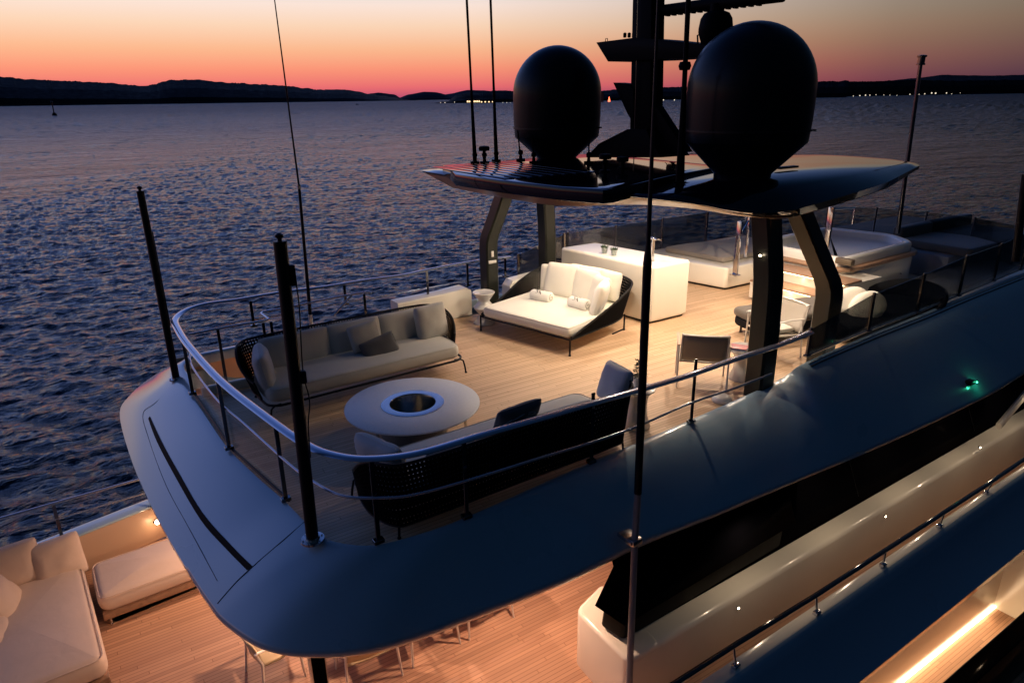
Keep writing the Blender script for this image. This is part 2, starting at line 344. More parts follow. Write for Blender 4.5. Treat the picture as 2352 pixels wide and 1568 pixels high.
# ================================================================== SETTING: sea, land, lights ashore
SEA = -9.5
WATER = bpy.data.materials.new('sea_water'); WATER.use_nodes = True; t = WATER.node_tree; b = t.nodes['Principled BSDF']
b.inputs['Base Color'].default_value = (.004,.009,.018,1); b.inputs['Roughness'].default_value = .10; b.inputs['IOR'].default_value = 1.33; b.inputs['Specular Tint'].default_value = (.40,.72,1,1)
co_ = t.nodes.new('ShaderNodeTexCoord').outputs['Object']
def wav(scale, sx_, sy_, rot, detail, dist=0):
    mp = t.nodes.new('ShaderNodeMapping'); mp.inputs['Scale'].default_value = (sx_, sy_, 1); mp.inputs['Rotation'].default_value = (0, 0, R_(rot)); t.links.new(co_, mp.inputs['Vector'])
    n = t.nodes.new('ShaderNodeTexNoise'); n.inputs['Scale'].default_value = scale; n.inputs['Detail'].default_value = detail; n.inputs['Distortion'].default_value = dist; n.inputs['Roughness'].default_value = .55
    t.links.new(mp.outputs[0], n.inputs['Vector']); return n.outputs['Fac']
h = mth(t, 'ADD', mth(t, 'MULTIPLY', wav(.16, 1, 1.7, 20, 2), 1.6), mth(t, 'MULTIPLY', wav(.55, 1, 2.0, 12, 6, .6), 1.0))
h = mth(t, 'ADD', h, mth(t, 'MULTIPLY', wav(2.2, 1, 1.6, 35, 3, .4), .16))
ln = t.nodes.new('ShaderNodeVectorMath'); ln.operation = 'LENGTH'; t.links.new(co_, ln.inputs[0])
t.links.new(ramp(t, mth(t, 'DIVIDE', ln.outputs['Value'], 3000.0), [(0,(.07,)*3),(.02,(.11,)*3),(.05,(.20,)*3),(.13,(.32,)*3),(.4,(.44,)*3),(1,(.48,)*3)], 'LINEAR'), b.inputs['Roughness'])
big_ = mth(t, 'MULTIPLY', wav(.045, 1, 2.6, 28, 5, .5), 9.0)
patch = ramp(t, wav(.012, 1, 3.5, 33, 3), [(.35, (.55,)*3), (.65, (1.1,)*3)], 'LINEAR')
bp = t.nodes.new('ShaderNodeBump'); bp.inputs['Strength'].default_value = 1.0; bp.inputs['Distance'].default_value = 1.0
far = ramp(t, mth(t, 'DIVIDE', ln.outputs['Value'], 3000.0), [(0,(.11,)*3),(.02,(.16,)*3),(.10,(.8,)*3),(.4,(1.,)*3)], 'LINEAR')
fm = ramp(t, mth(t, 'DIVIDE', ln.outputs['Value'], 3000.0), [(.03,(0,)*3),(.12,(1,)*3)], 'LINEAR')
t.links.new(mth(t, 'ADD', mth(t, 'MULTIPLY', mth(t, 'MULTIPLY', h, patch), mth(t, 'MULTIPLY', far, 3.0)), mth(t, 'MULTIPLY', big_, fm)), bp.inputs['Height']); t.links.new(bp.outputs[0], b.inputs['Normal'])
import numpy as np
def np_mesh(name, V_, F_, mt):
    me = bpy.data.meshes.new(name); me.vertices.add(len(V_)); me.vertices.foreach_set('co', V_.astype(np.float32).ravel())
    me.loops.add(F_.size); me.loops.foreach_set('vertex_index', F_.astype(np.int32).ravel())
    me.polygons.add(len(F_)); me.polygons.foreach_set('loop_start', np.arange(0, F_.size, F_.shape[1], dtype=np.int32)); me.update(calc_edges=True)
    me.polygons.foreach_set('use_smooth', np.ones(len(F_), dtype=bool)); me.materials.append(mt); o = bpy.data.objects.new(name, me); return link(o)
# one sheet: real waves where they can be seen one by one, smooth far out
rr = [0.5, 6.0]
while rr[-1] < 2600: rr.append(rr[-1]+max(.13, rr[-1]**2/21000*1.15, 0 if rr[-1] > 14 else .6))
while rr[-1] < 70000: rr.append(rr[-1]*1.25)
rr = np.array(rr); a0, a1 = HEAD-R_(45), HEAD+R_(45)
th = np.concatenate([np.linspace(a1-2*math.pi, a0, 60)[1:-1], np.linspace(a0, a1, 1150)])
TH, RR = np.meshgrid(th, rr); PX_, PY_ = RR*np.sin(TH), RR*np.cos(TH)
rs = np.random.RandomState(4); Hh = np.zeros_like(RR); lat = RR*(R_(90)/1150); dr_ = np.maximum(.13, RR**2/21000*1.15); near = np.minimum(1, np.maximum(lat*2.5, dr_*.5)); 
sect = (TH >= a0-1e-6)
for k in range(100):
    lam = 0.34*(3.0/0.34)**(rs.rand()**1.15); dirn = R_(52)+rs.randn()*.72; amp = .0080*lam**.95; ph = rs.rand()*6.283; kk = 2*math.pi/lam
    fade = np.clip((lam/np.maximum(lat*2.5, dr_*.30)-.4)/.8, 0, 1)*sect
    wv = np.sin(kk*(PX_*math.cos(dirn)+PY_*math.sin(dirn))+ph+.8*np.sin(.13*PX_+ph*3)+.7*np.sin(.11*PY_+ph*5)); Hh += amp*wv*fade*(1+.35*wv)
gust = 1.05+.45*np.sin(PX_*.021+1.3+np.sin(PY_*.03))*np.sin(PY_*.013+.4)+.32*np.sin(PX_*.05-PY_*.043+1.5*np.sin(PX_*.017))
rn = rs.randn(*RR.shape); kr = np.array([.5,1,1.4,1.4,1,.5]); rn = sum(kr[i]*np.roll(rn, i-3, axis=1) for i in range(6))/2.6
Hh += rn*np.clip(.042*(dr_-.35), 0, 1.5)*np.clip((2400-RR)/1500, 0, 1)*sect
gust = np.clip(gust, .62, 1.7)
Z_ = SEA+Hh*gust*.50
vv = np.stack([PX_, PY_, Z_], -1).reshape(-1, 3); nc = len(th); nr = len(rr); ii = (np.arange(nr-1)[:,None]*nc+np.arange(nc)[None,:]); jj = (np.arange(nr-1)[:,None]*nc+(np.arange(nc)+1)[None,:]%nc)
ff = np.stack([ii, jj, jj+nc, ii+nc], -1).reshape(-1, 4)
tag(np_mesh('sea', vv, ff, WATER), kind='structure')
def landmat(name, c, e=None): return mat(name, c, .95, var=.25, vscale=.02, spec=.1)
LAND = landmat('dark_wooded_hill', (.010,.013,.018)); LAND2 = landmat('hazed_island', (.035,.035,.060)); LAND3 = landmat('dark_shore_trees', (.010,.009,.012)); LAND4 = landmat('far_hazed_ridge', (.05,.04,.075))  # farther ridges carry bluish haze in their base colour
def ridge(name, pts, d0, d1, deep, mt, rough=1.0, step=3, seedv=0):
    us = [p[0] for p in pts]; n = int((us[-1]-us[0])/step)+1; rows = []
    for i in range(n+1):
        u = us[0]+(us[-1]-us[0])*i/n
        k = max(j for j in range(len(pts)-1) if pts[j][0] <= u+1e-6) if u > us[0] else 0
        f = (u-pts[k][0])/(pts[k+1][0]-pts[k][0]); f2 = f*f*(3-2*f)*.5+f*.5; v = pts[k][1]*(1-f2)+pts[k+1][1]*f2
        D = d0+(d1-d0)*(u-us[0])/(us[-1]-us[0])
        v += rough*(noise.noise(Vector((u*.06+seedv, 0, 0)))*1.2+noise.noise(Vector((u*.35+seedv, 3, 0)))*.8)
        c = at(u, v, d=D+deep); c.z = max(c.z, SEA+2); q = ray(u, v); q = Vector((q.x, q.y, 0)).normalized()
        hh = c.z-SEA; base = Vector((0,0,SEA))
        rows.append([base+q*D+Vector((0,0,-1)), base+q*(D+deep*.1)+Vector((0,0,hh*.25)), base+q*(D+deep*.45)+Vector((0,0,hh*.62)), c, base+q*(D+deep*2)+Vector((0,0,-1))])
    o = MB().grid(rows).build(name, mt, smooth=0); return tag(o, kind='structure')
ridge('hill', [(-120,170),(0,176),(60,182),(150,186),(240,190),(330,198),(395,184),(450,183),(520,190),(640,196),(735,206),(790,206),(880,220),(930,229),(960,231)], 7500, 8500, 900, LAND, 1.7)
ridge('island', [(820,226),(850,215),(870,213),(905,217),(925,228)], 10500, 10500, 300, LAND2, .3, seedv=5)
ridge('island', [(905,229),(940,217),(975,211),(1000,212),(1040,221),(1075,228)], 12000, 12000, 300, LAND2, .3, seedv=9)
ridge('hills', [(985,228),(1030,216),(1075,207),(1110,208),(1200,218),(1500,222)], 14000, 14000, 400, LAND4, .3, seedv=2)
ridge('headland', [(1000,236),(1030,232),(1050,218),(1075,213),(1100,211),(1140,208),(1200,209),(1300,213),(1380,209),(1440,204),(1560,200),(1700,194),(1850,188),(1950,186)], 2350, 3300, 150, LAND3, 1.8, step=2, seedv=3)
ridge('coast', [(1750,200),(1850,189),(1920,188),(2000,187),(2100,184),(2200,186),(2300,184),(2420,184),(2600,184)], 3150, 8500, 200, LAND3, 1.5, step=2, seedv=8)
ridge('hills', [(2000,190),(2100,180),(2170,172),(2200,173),(2280,174),(2352,172),(2480,168),(2600,172)], 11000, 11000, 900, LAND, .5, seedv=12)
# channel marker, small boat
c = at(126, 268, z=SEA); s = 1.0
bt = thing('channel_marker', 'thin dark channel marker buoy standing in the water below the left hills', 'buoy', c)
MB().lathe(c, [(2.6,-.5),(2.6,2.6),(1.9,3.6),(.9,4.6)], 16).build('float', BLACK, bt)
MB().tube([c+Vector((0,0,2)), c+Vector((0,0,15))], .55, 8).lathe(c, [(.9,14),(1.1,15.5),(.2,17)], 10).build('pole', BLACK, bt)
c = at(820, 241, z=SEA); bt = thing('small_boat', 'tiny dark motorboat far out below the gap between the hills', 'boat', c)
MB().hexa([c+Vector(p) for p in ((-5,-1.2,0),(3,-1.2,0),(5.5,0,0),(3,1.2,0),(-5,1.2,0))],[c+Vector(p) for p in ((-5,-1.6,1.2),(3,-1.6,1.4),(6.5,0,1.8),(3,1.6,1.4),(-5,1.6,1.2))]).build('hull', BLACK, bt)
MB().box(c+Vector((-1,0,2)), (3,2,1.8)).build('cabin', BLACK, bt, bevel=.2)
# lights and buildings ashore
LAMPW = emis('street_lamp_glow', (1,.86,.66), 1.1); LAMPR = emis('red_lamp_glow', (1,.12,.05), 5); WINL = emis('lit_windows', (1,.66,.35), 2.2); BUILD = mat('shore_building_wall', (.10,.08,.07), .8)
spots = [(1012,236,1.6),(1022,236,1.8),(1044,235,1.6),(1155,236,1.4),(1164,236,1.6),(1172,236.5,1.4),(1391,236,1.5),(1396,236,1.2),(1420,235.5,1.5),(1507,231,1.6),(1524,230,2.2),(1549,230,2.2),(1565,229,1.6),
  (1858,222,1.6),(1887,223,1.2),(1905,222,1.2),(1925,221,1.4),(1960,221,1.5),(1975,220,2),(1988,219,2.2),(1998,219,1.8),(2012,218,1.3),(2030,218.5,1.3),(2044,219,1.2),(2060,219.5,1.2),(2090,217,1.7),
  (2111,217,1.4),(2124,216,1.8),(2140,214,2.4),(2149,214.5,2.6),(2174,214,2),(2186,216,1.2),(2205,214,1.6),(2217,215,1.2),(2238,213,1.8),(2246,215,1.2),(2268,214,1.2),(2294,212,1.6),(2313,211.5,1.6),(2328,211,1.4),(2342,210,2.2)]
for i, (u, v, r) in enumerate(spots):
    D = (2250 if u < 1300 else 2050 if u < 1450 else 2350 if u < 1600 else 3100+(u-1850)*8.6 if u > 1800 else 2600)*.985
    c = at(u, v, d=D); q = r*.50*D/1568; mb = MB().lathe(c, [(.3*q,-q),(q,-q*.4),(q,q*.4),(.3*q,q)], 8)
    o = mb.build('shore_lamp', LAMPW); tag(o, 'tiny white lamp glowing on the dark far shore', 'lamp', 'lamps along the far shore')
c = at(1399, 234, d=1950); tag(MB().lathe(c, [(3,0),(2.4,4),(1,10),(.2,13)], 8).build('beacon', LAMPR), 'small red glowing beacon on the shore between the two domes', 'beacon')
for (u0, u1, v0, v1, lab, D) in ((1072,1103,230,236.5,'low waterfront pavilion with a bright orange lit front',2200),(1104,1138,232,236.5,'long dim waterfront building beside the orange lit pavilion',2200),(1352,1386,213,234,'large pale dark-windowed building on the shore right of the left dome',1990)):
    a = at(u0, v1, d=D); b2 = at(u1, v1, d=D); top = at(u0, v0, d=D); hh = top.z-a.z; q = (b2-a); q.z = 0; dirn = Vector((-q.y, q.x, 0)).normalized()*-10
    if dirn.dot(a-CAM) < 0: dirn = -dirn
    bt = thing('shore_building', lab, 'building', a)
    B_ = [Vector((p.x, p.y, a.z-1)) for p in (a, a+q, a+q+dirn, a+dirn)]
    MB().hexa(B_, [p+Vector((0,0,hh+1)) for p in B_]).build('wall', BUILD, bt)
    MB().hexa([p+Vector((0,0,hh+1))+(p-sum(B_, Vector())/4)*.06 for p in B_], [p+Vector((0,0,hh+1.8))+(p-sum(B_, Vector())/4)*.06 for p in B_]).build('roof', LAND3, bt)
    if u0 != 1352:
        nw = 8
        for k in range(nw):
            if u0 == 1104 and k%2: continue
            p = a+q*((k+.5)/nw)-dirn.normalized()*.15
            MB().box(p+Vector((0,0,hh*.45)), (q.length/nw*.7, .2, hh*.55), ax=q.normalized(), ay=dirn.normalized()).build('window', WINL, bt)


# ================================================================== UPPER DECK
V = Vector
def w2(p): return (p[0], p[1])
# matching points of the coaming: inner edge (round the deck) and outer edge (over the side), from port forward round the stern to starboard forward
I_ = [V((9,11.75,.12)), V((5,11.75,.12)), V((3,11.75,.11)), V((1.9,11.6,.10)), at(431,830,z=.1), at(436,868,z=.1), at(443,905,z=.08), at(480,965,z=.08), at(527,1031,z=.08), at(590,1092,z=.09),
      at(657,1150,z=.10), at(735,1225,z=.12), at(800,1247,z=.13), at(870,1248,z=.13), at(960,1225,z=.13), at(1060,1190,z=.13), at(1200,1128,z=.13), at(1350,1062,z=.13), at(1480,1008,z=.13),
      at(1600,956,z=.13), at(1700,912,z=.15), at(1775,878,z=.20), at(1812,856,z=.32), at(1850,830,z=.47), at(2000,765,z=.47), at(2115,720,z=.48), at(2210,680,z=.50), V((15.8,5.8,.5)), V((21,6.1,.5))]
O_ = [V((9,12.3,-.25)), V((5,12.3,-.25)), V((3,12.3,-.22)), V((2.0,12.2,-.18)), at(405,838,z=-.05), at(345,868,z=-.25), at(298,908,z=-.4), at(275,950,z=-.52), at(300,1050,z=-.55), at(352,1170,z=-.55),
      at(425,1300,z=-.55), at(480,1385,z=-.55), at(520,1430,z=-.55), at(600,1480,z=-.55), at(700,1497,z=-.55), at(830,1490,z=-.55), at(960,1455,z=-.55), at(1130,1392,z=-.55), at(1300,1325,z=-.55),
      at(1473,1242,z=-.55), at(1640,1177,z=-.57), at(1800,1111,z=-.6), at(1880,1078,z=-.6), at(1961,1045,z=-.6), at(2099,985,z=-.6), at(2237,920,z=-.6), at(2306,883,z=-.6), V((15.4,4.6,-.6)), V((21,4.9,-.6))]
SUB = 6
I = catmull(I_, SUB); O = catmull(O_, SUB)
T_ = [0,.04,.12,.22,.34,.46,.58,.7,.82,.92,.98,1]
rows = []
for i, (a, o) in enumerate(zip(I, O)):
    k = i/SUB; d = (o-a); hd = V((d.x,d.y,0)); hn = hd.normalized()
    row = [V((a.x,a.y,-.05))-hn*.0, V((a.x,a.y,a.z-.03)), V((a.x,a.y,a.z-.008))+hn*.008]
    bulge = .10 if k < 4 else .05 if k < 10 else .05+.13*min(1,(k-10)/5)
    for t in T_[1:]:
        z = a.z+d.z*t+bulge*4*t*(1-t)*(1-.35*t)
        row.append(V((a.x+d.x*t, a.y+d.y*t, z)))
    row += [V((o.x,o.y,o.z-.05)), V((o.x,o.y,o.z-.10))-hn*.06, V((o.x,o.y,o.z-.12))-hn*.25]
    row += [V((a.x,a.y,-.36))] if k >= 5.5 else [V((a.x,a.y,o.z-.36))]
    rows.append(row)
coam = thing('deck_shell', 'smooth pale superstructure shell sweeping round the stern of the sun deck', 'yacht hull', (1,8,0))
MB().grid(rows).build('outer_skin', SHELL, coam, smooth=50)
# panel gap that curves across the aft skin
def skin(k, t):   # a point on the skin, k along, t across, a few mm proud
    i = int(k*SUB); f = k*SUB-i; r0, r1 = rows[i], rows[min(i+1, len(rows)-1)]
    j = 2+t*(len(T_)-1); # map t through T_
    q = next(n for n in range(len(T_)-1) if T_[n+1] >= t-1e-9); g_ = (t-T_[q])/(T_[q+1]-T_[q]); j = 2+q
    p0 = r0[j]*(1-g_)+r0[j+1]*g_; p1 = r1[j]*(1-g_)+r1[j+1]*g_; return p0*(1-f)+p1*f
def project_skin(u, v):
    best = None
    for kk in range(4*SUB*2, 14*SUB*2):
        for tt in range(0, 41):
            p = skin(kk/(SUB*2), tt/40); q = p-CAM; ww = q.dot(fw); e = (CX+FPX*q.dot(RV)/ww-u)**2+(CY-FPX*q.dot(UV)/ww-v)**2
            if best is None or e < best[0]: best = (e, p)
    r = ray(u, v).normalized(); p = best[1]; return p
gap = [((343,958),(341,962)),((372,1010),(362,1016)),((412,1090),(402,1096)),((470,1182),(458,1190)),((530,1250),(517,1258)),((583,1299),(572,1309))]
ga = catmull([project_skin(*a) for a, b2 in gap], 5); gb = catmull([project_skin(*b2) for a, b2 in gap], 5)
up4 = V((-.003,-.002,.006))
MB().grid([[p+up4 for p in ga],[p+up4 for p in gb]]).build('panel_gap', MASTB, coam, smooth=0)
s1 = catmull([project_skin(*p) for p in ((728,1172),(650,1240),(583,1299),(540,1340),(497,1384))], 6)
MB().tube([p+up4*.4 for p in s1], .004, 5).build('panel_seam', BLACK, coam)
s2 = catmull([project_skin(*p) for p in ((420,868),(360,925),(330,950),(343,1010),(380,1110),(430,1210),(497,1330))], 6)
MB().tube([p+up4*.3 for p in s2], .003, 5).build('panel_seam', mat('seam_grey', (.06,.07,.09), .5), coam)
# floor
FC = [w2(p) for p in I[int(6.4*SUB):]]
floor_poly = FC+[(21,11.2),(5.15,11.2),(5.0,10.05),(1.35,10.0),(.95,10.15)]
tag(MB().prism(floor_poly[::-1], -.20, 0).build('deck', TEAK, smooth=0), kind='structure')
ceil_poly = inset(floor_poly, 0.02) 
tag(MB().prism([(x,y) for x,y in floor_poly[::-1]], -.50, -.204).build('deck_underside', CREAM, smooth=0), kind='structure')
# inner cheek of the port shell, lower-deck glow painted into its colour, seen through the stair opening + rim of the opening
MB().box((2.9,11.72,-.28), (4.0,.05,.72)).build('port_cheek', mat('lit_cheek_panel', (.62,.42,.26), .5, var=.12, vscale=1.2), coam)
rim = thing('stair_opening', 'cream rim and open stair well beside the port guard rail', 'stair well', (3,10.2,0))
MB().box((3.1,10.06,.03), (4.0,.09,.20)).build('coaming', CREAM, rim, bevel=.03)
MB().box((5.06,10.6,.03), (.10,1.1,.20)).build('coaming', CREAM, rim, bevel=.03)
# stairs going down in the opening
for k in range(7):
    MB().box((4.7-k*.26, 10.7, -.25-k*.19), (.27,.75,.035)).build('tread', TEAKT, rim, bevel=.006)
MB().hexa([V((4.9,10.30,-.3)),V((4.9,10.26,-.3)),V((2.9,10.26,-1.75)),V((2.9,10.30,-1.75))],[V((4.9,10.30,-.05)),V((4.9,10.26,-.05)),V((2.9,10.26,-1.5)),V((2.9,10.30,-1.5))]).build('stringer', CREAM, rim)
# port bulwark
bw = thing('port_bulwark', 'cream bulwark with rounded ends along the port side behind the daybed', 'bulwark', (6.5,11.2,0))
def wall_run(P, zs_, th, name):
    P = [V((q[0],q[1],0)) for q in P]; nn = V((0,1,0)); rows_ = []
    for q, z in zip(P, zs_): rows_.append([q, q+V((0,0,z-.03)), q+nn*.012+V((0,0,z-.008)), q+nn*.035+V((0,0,z)), q+nn*(th-.03)+V((0,0,z)), q+nn*th+V((0,0,z-.03)), q+nn*th+V((0,0,-.1))])
    m_ = MB().grid(rows_); k_ = 7; m_.f += [tuple(range(k_)), tuple((len(P)-1)*k_+i for i in range(k_))]
    return m_.build(name, CREAM, bw, smooth=40)
iA = at(1019,736,z=0); iB = at(1074,725,z=0)
wall_run([(4.7,iA.y-.02),(iA.x,iA.y),(iB.x,iB.y),(iB.x+.12,iB.y+.03)], [.50,.52,.56,.50], .34, 'panel')
wall_run([(7.02,11.02),(7.1,11.02),(8.2,11.06),(9.6,11.1)], [.50,.60,.68,.76], .30, 'wing_panel')
# ------------------------------------------------------------------ guard rail
gr = thing('guard_rail', 'curved steel guard rail running round the stern of the sun deck to starboard', 'guard rail', (1,8,.1))
tp = [at(*p, z=1.0) for p in ((1172,590),(1085,601),(984,619.5),(927,632),(840,643.5),(751,658),(648,671),(546,688),(472,698),(425,713),(402,733),(410,758),(435,795),(505,872),(600,948),(700,1018),(770,1045),(850,1053),(960,1040),(1110,997),(1250,958),(1345,930),(1480,892),(1587,860),(1690,824),(1790,792),(1862,766))]
tp[-1].z = 1.02
top = catmull(tp, 6)
MB().tube(top, .052, 10, ry=.022).build('handrail', RAILM, gr, smooth=60)
def mid(z, pts, r=.014): return MB().tube(catmull([at(*p, z=z) for p in pts], 6), r, 8).build('mid_rail', RAILM, gr, smooth=60)
mid(.62, ((440,803),(436,822),(448,852),(500,920),(560,972),(660,1062),(720,1106),(785,1138),(870,1143),(960,1134),(1110,1092),(1250,1048),(1345,1020),(1460,980),(1587,925),(1690,890),(1772,858)))
mid(.60, ((443,768),(536,741),(640,724),(760,700),(856,683.5),(984,661),(1077,643.5),(1165,632)))
stn = [((443,905),(425,786)),((527,1031),(505,872)),((657,1149),(640,982)),((870,1245),None),((1072,1188),None),((1358,1062),None),((1587,970),None),((1772,888),None)]
def stanch(foot, topz, par, w_=.045, tk=.02, base=True, mt=None):
    mb_ = MB().box((foot.x, foot.y, (foot.z+topz)/2), (w_, tk, topz-foot.z))
    if base: mb_.box((foot.x,foot.y,foot.z+.02), (.10,.07,.04))
    return mb_.build('stanchion', mt or DARKSTEEL, par, bevel=.004, seg=1)
for f, _t in stn:
    p = at(*f, z=.13 if f[0] > 700 else .09); stanch(p, .985, gr)
for u, vt, vb in ((585,690,752),(800,650,700),(990,619,690),(1083,602,660),(1170,592,636)):
    p = at(u-10, vt+1, z=.985); zb = at(u, vb, x=p.x).z; stanch(V((p.x,p.y,max(.1,min(zb,.6)))), .985, gr)
# aft glass screen inside the rail
gl = thing('wind_screen', 'low clear glass screen standing along the aft edge of the sun deck', 'glass screen', (1.2,8,.1))
ap = [at(443,905,z=.10), at(527,1031,z=.10), at(657,1149,z=.11)]
for a, b2 in ((ap[0],ap[1]),(ap[1],ap[2])):
    e = (b2-a).normalized()
    MB().grid([[a+e*.06+V((.03,0,.0)), b2-e*.06+V((.03,0,0))],[a+e*.06+V((.03,0,.46)), b2-e*.06+V((.03,0,.46))]]).build('glass_pane', CLEAR, gl, solid=.01, smooth=0)
MB().tube([ap[0]+V((.03,0,-.01)), ap[1]+V((.03,0,-.01)), ap[2]+V((.03,0,-.01))], .018, 6).build('channel', BLACK, gl)
# inner rail round the stair opening
sr = thing('stair_rail', 'steel handrail round the stair well inside the port guard rail', 'handrail', (2.3,10.5,0))
sp = [at(434,768,z=.92), at(520,751,z=.92), at(606,737,z=.92), at(617,733,z=.92), at(599,720,z=.92), at(603,716,z=.92), at(648,709,z=.92), at(728,691.5,z=.92), at(818,674,z=.92), at(846,670,z=.92), at(853,673,z=.90)]
MB().tube(sp, .024, 10, ry=.016).build('handrail', RAILM, sr, smooth=60)
for p, zb in ((at(604,741,z=.9), .05), (at(622,738,z=.9), .1), (at(836,674,z=.9), .1), (at(500,757,z=.9), .1)):
    MB().box((p.x,p.y,(zb+.9)/2), (.04,.02,.9-zb)).build('stanchion', DARKSTEEL, sr)
MB().tube([at(808,678,z=.9), at(765,725,x=at(808,678,z=.9).x-.35)], .022, 8).build('brace', RAILM, sr)
# ------------------------------------------------------------------ poles and whip antennas
def pole(name, lab, foot, top_, r, cat='pole', cap=True, flange=True, mt=None, parts=True):
    t_ = thing(name, lab, cat, foot)
    MB().tube([foot, foot+(top_-foot)*.45, foot+(top_-foot)*.452, top_], [r, r, r*.96, r*.94], 14).build('shaft', mt or BLACK, t_)
    if flange:
        mb_ = MB().lathe(foot, [(r*1.9,-.01),(r*1.9,.012),(r*1.2,.014),(r*1.15,.04)], 20)
        for k in range(6): a = k*math.pi/3; mb_.lathe(foot+V((r*1.55*math.cos(a), r*1.55*math.sin(a), .012)), [(.008,0),(.008,.012)], 6)
        mb_.build('flange', BRUSH, t_)
    if cap: MB().lathe(top_, [(r*.95,0),(r*.9,.01),(.018,.012),(.018,.03),(.034,.04),(.034,.06),(.012,.075)], 14).build('cap', mt or BLACK, t_)
    return t_
f1 = at(405,870,z=.02); t1 = at(322,440,y=f1.y); p1 = pole('awning_pole', 'tall dark awning pole standing at the port aft corner of the shell', f1, t1, .052)
f2 = at(718,1238,z=.12); t2 = at(643,556,y=f2.y); p2 = pole('awning_pole', 'nearer dark awning pole with a cable and bracket, in front of the long grey sofa', f2, t2, .058)
d2 = (t2-f2)
for s_ in (.58, .9):
    MB().box(f2+d2*s_+V((.07,0,0)), (.05,.08,.12 if s_ < .8 else .18)).build('bracket', BLACK, p2, bevel=.015)
MB().tube(catmull([f2+d2*.88+V((.09,-.01,0)), f2+d2*.8+V((.10,0,0)), f2+d2*.6+V((.075,0,0)), f2+d2*.5+V((.10,-.02,0)), f2+d2*.42+V((.07,-.01,0)), f2+d2*.3+V((.06,0,0))], 6), .006, 6).build('cable', BLACK, p2)
MB().tube([f1+(t1-f1)*s_+V((.056,-.01,0)) for s_ in (.3,.5,.8)], .007, 6).build('cable', BLACK, p1)
# port whip antenna
wf = V((3.0,10.95,.42)); wb = at(714,738,y=10.95); 
wt = at(628,-20,y=10.95); wm = at(687,430,y=10.95)
wa = thing('whip_antenna', 'long thin whip antenna with a white foot rising beyond the grey sofa back', 'antenna', V((wb.x,wb.y,.1)))
MB().tube([wb, wm], [.030,.022], 10).build('lower_tube', BLACK, wa); MB().tube([wm, wt], [.016,.008], 8).build('whip', BLACK, wa)
MB().tube([V((wb.x,wb.y,.1)), V((wb.x,wb.y,wb.z+.12))], .034, 10).build('foot', PLAST, wa); MB().tube([wm-V((0,0,.03)), wm+V((0,0,.05))], .026, 8).build('collar', BRUSH, wa)
# near starboard whip antenna, bracketed to the shell
Yw = 4.40
a0 = at(1444,1640,y=3.93); a1 = at(1458,1245,y=Yw); a2 = at(1465,1132,y=Yw); a3 = at(1487,604,y=Yw); a4 = at(1489,560,y=Yw); a5 = at(1513,-30,y=Yw)
wa = thing('whip_antenna', 'nearest long whip antenna with a grey lower tube clamped to the side of the shell', 'antenna', a0)
MB().tube([a0-V((0,0,.5)), a1, a2], .036, 14).build('lower_tube', mat('grey_paint', (.20,.21,.23), .35), wa)
MB().tube([a2, a3], .040, 14).build('sleeve', BLACK, wa); MB().tube([a3, a4, a5], [.040,.022,.011], 12).build('whip', BLACK, wa)
MB().box(a1+V((0,.08,.02)), (.16,.22,.05)).box(a1+V((0,0,.02)), (.13,.10,.07)).build('bracket', BRUSH, wa, bevel=.01)
# mast-head pole forward, and the dark pole at the right edge
X0 = 15.6
b0 = at(2062,535,x=X0); b1 = at(2114,150,x=X0)
ps = thing('light_pole', 'slim steel pole with a lamp head rising behind the hot tub', 'pole', b0)
MB().tube([b0, b1], [.048,.042], 12).build('shaft', DARKSTEEL, ps); MB().lathe(b1, [(.09,0),(.09,.03),(.075,.035),(.075,.15),(.10,.16),(.10,.19),(.05,.2)], 14).build('lamp_head', DARKSTEEL, ps)
b0 = at(2332,600,x=13.0); b1 = at(2356,400,x=13.0)
pole('awning_pole', 'dark awning pole cut off at the right edge beyond the tub', b0, b1, .06, cap=False, flange=False)

# ================================================================== HARDTOP
ht = thing('hardtop', 'glossy dark hardtop roof standing over the bar on four bent legs', 'roof', (8.3,8.1,0))
B = [at(1040,431,z=2.70), at(1150,453,z=2.70), at(1280,472,z=2.69), at(1390,471,z=2.72), at(1480,470,z=2.75), at(1600,480,z=2.72), at(1700,496,z=2.60), at(1790,501,z=2.55), at(1860,488,z=2.58), at(2040,431,z=2.74), at(2111,387,z=2.89),
     at(2058,369,z=2.90), at(1910,358,z=2.88), at(1790,357,z=2.88), V((9.5,11.0,2.65)), V((6.6,11.0,2.66))]
T = [at(965,392,z=2.90), at(1150,424,z=2.86), at(1290,440,z=2.88), at(1395,447,z=2.89), at(1490,456,z=2.88), at(1600,469,z=2.82), at(1700,487,z=2.70), at(1785,488,z=2.66), at(1862,472,z=2.70), at(2040,418,z=2.85), at(2113,380,z=2.93),
     at(2061,367,z=2.935), at(1910,356,z=2.93), at(1790,356,z=2.92), V((9.6,11.05,2.80)), V((6.8,11.05,2.82))]
S = [at(1030,388,z=2.93), at(1160,418,z=2.92), at(1300,432,z=2.92), at(1400,440,z=2.92), at(1490,444,z=2.925), at(1590,440,z=2.94), at(1670,428,z=2.96), at(1745,420,z=2.975), at(1850,405,z=2.985), at(2000,386,z=2.985), at(2088,373,z=2.965),
     at(2045,368,z=2.965), at(1900,358.5,z=2.965), at(1780,359,z=2.96), V((9.2,10.5,2.97)), V((6.6,10.6,2.95))]
def closed_cm(P, n):
    out = []; m_ = len(P)
    for i in range(m_):
        p0, p1, p2, p3 = P[i-1], P[i], P[(i+1)%m_], P[(i+2)%m_]
        for k in range(n):
            t = k/n; sharp = i in (0, 15, 10, 9)
            q = .5*((2*p1)+(p2-p0)*t+(2*p0-5*p1+4*p2-p3)*t*t+(3*p1-p0-3*p2+p3)*t**3)
            out.append(p1.lerp(p2, t) if sharp else q)
    return out
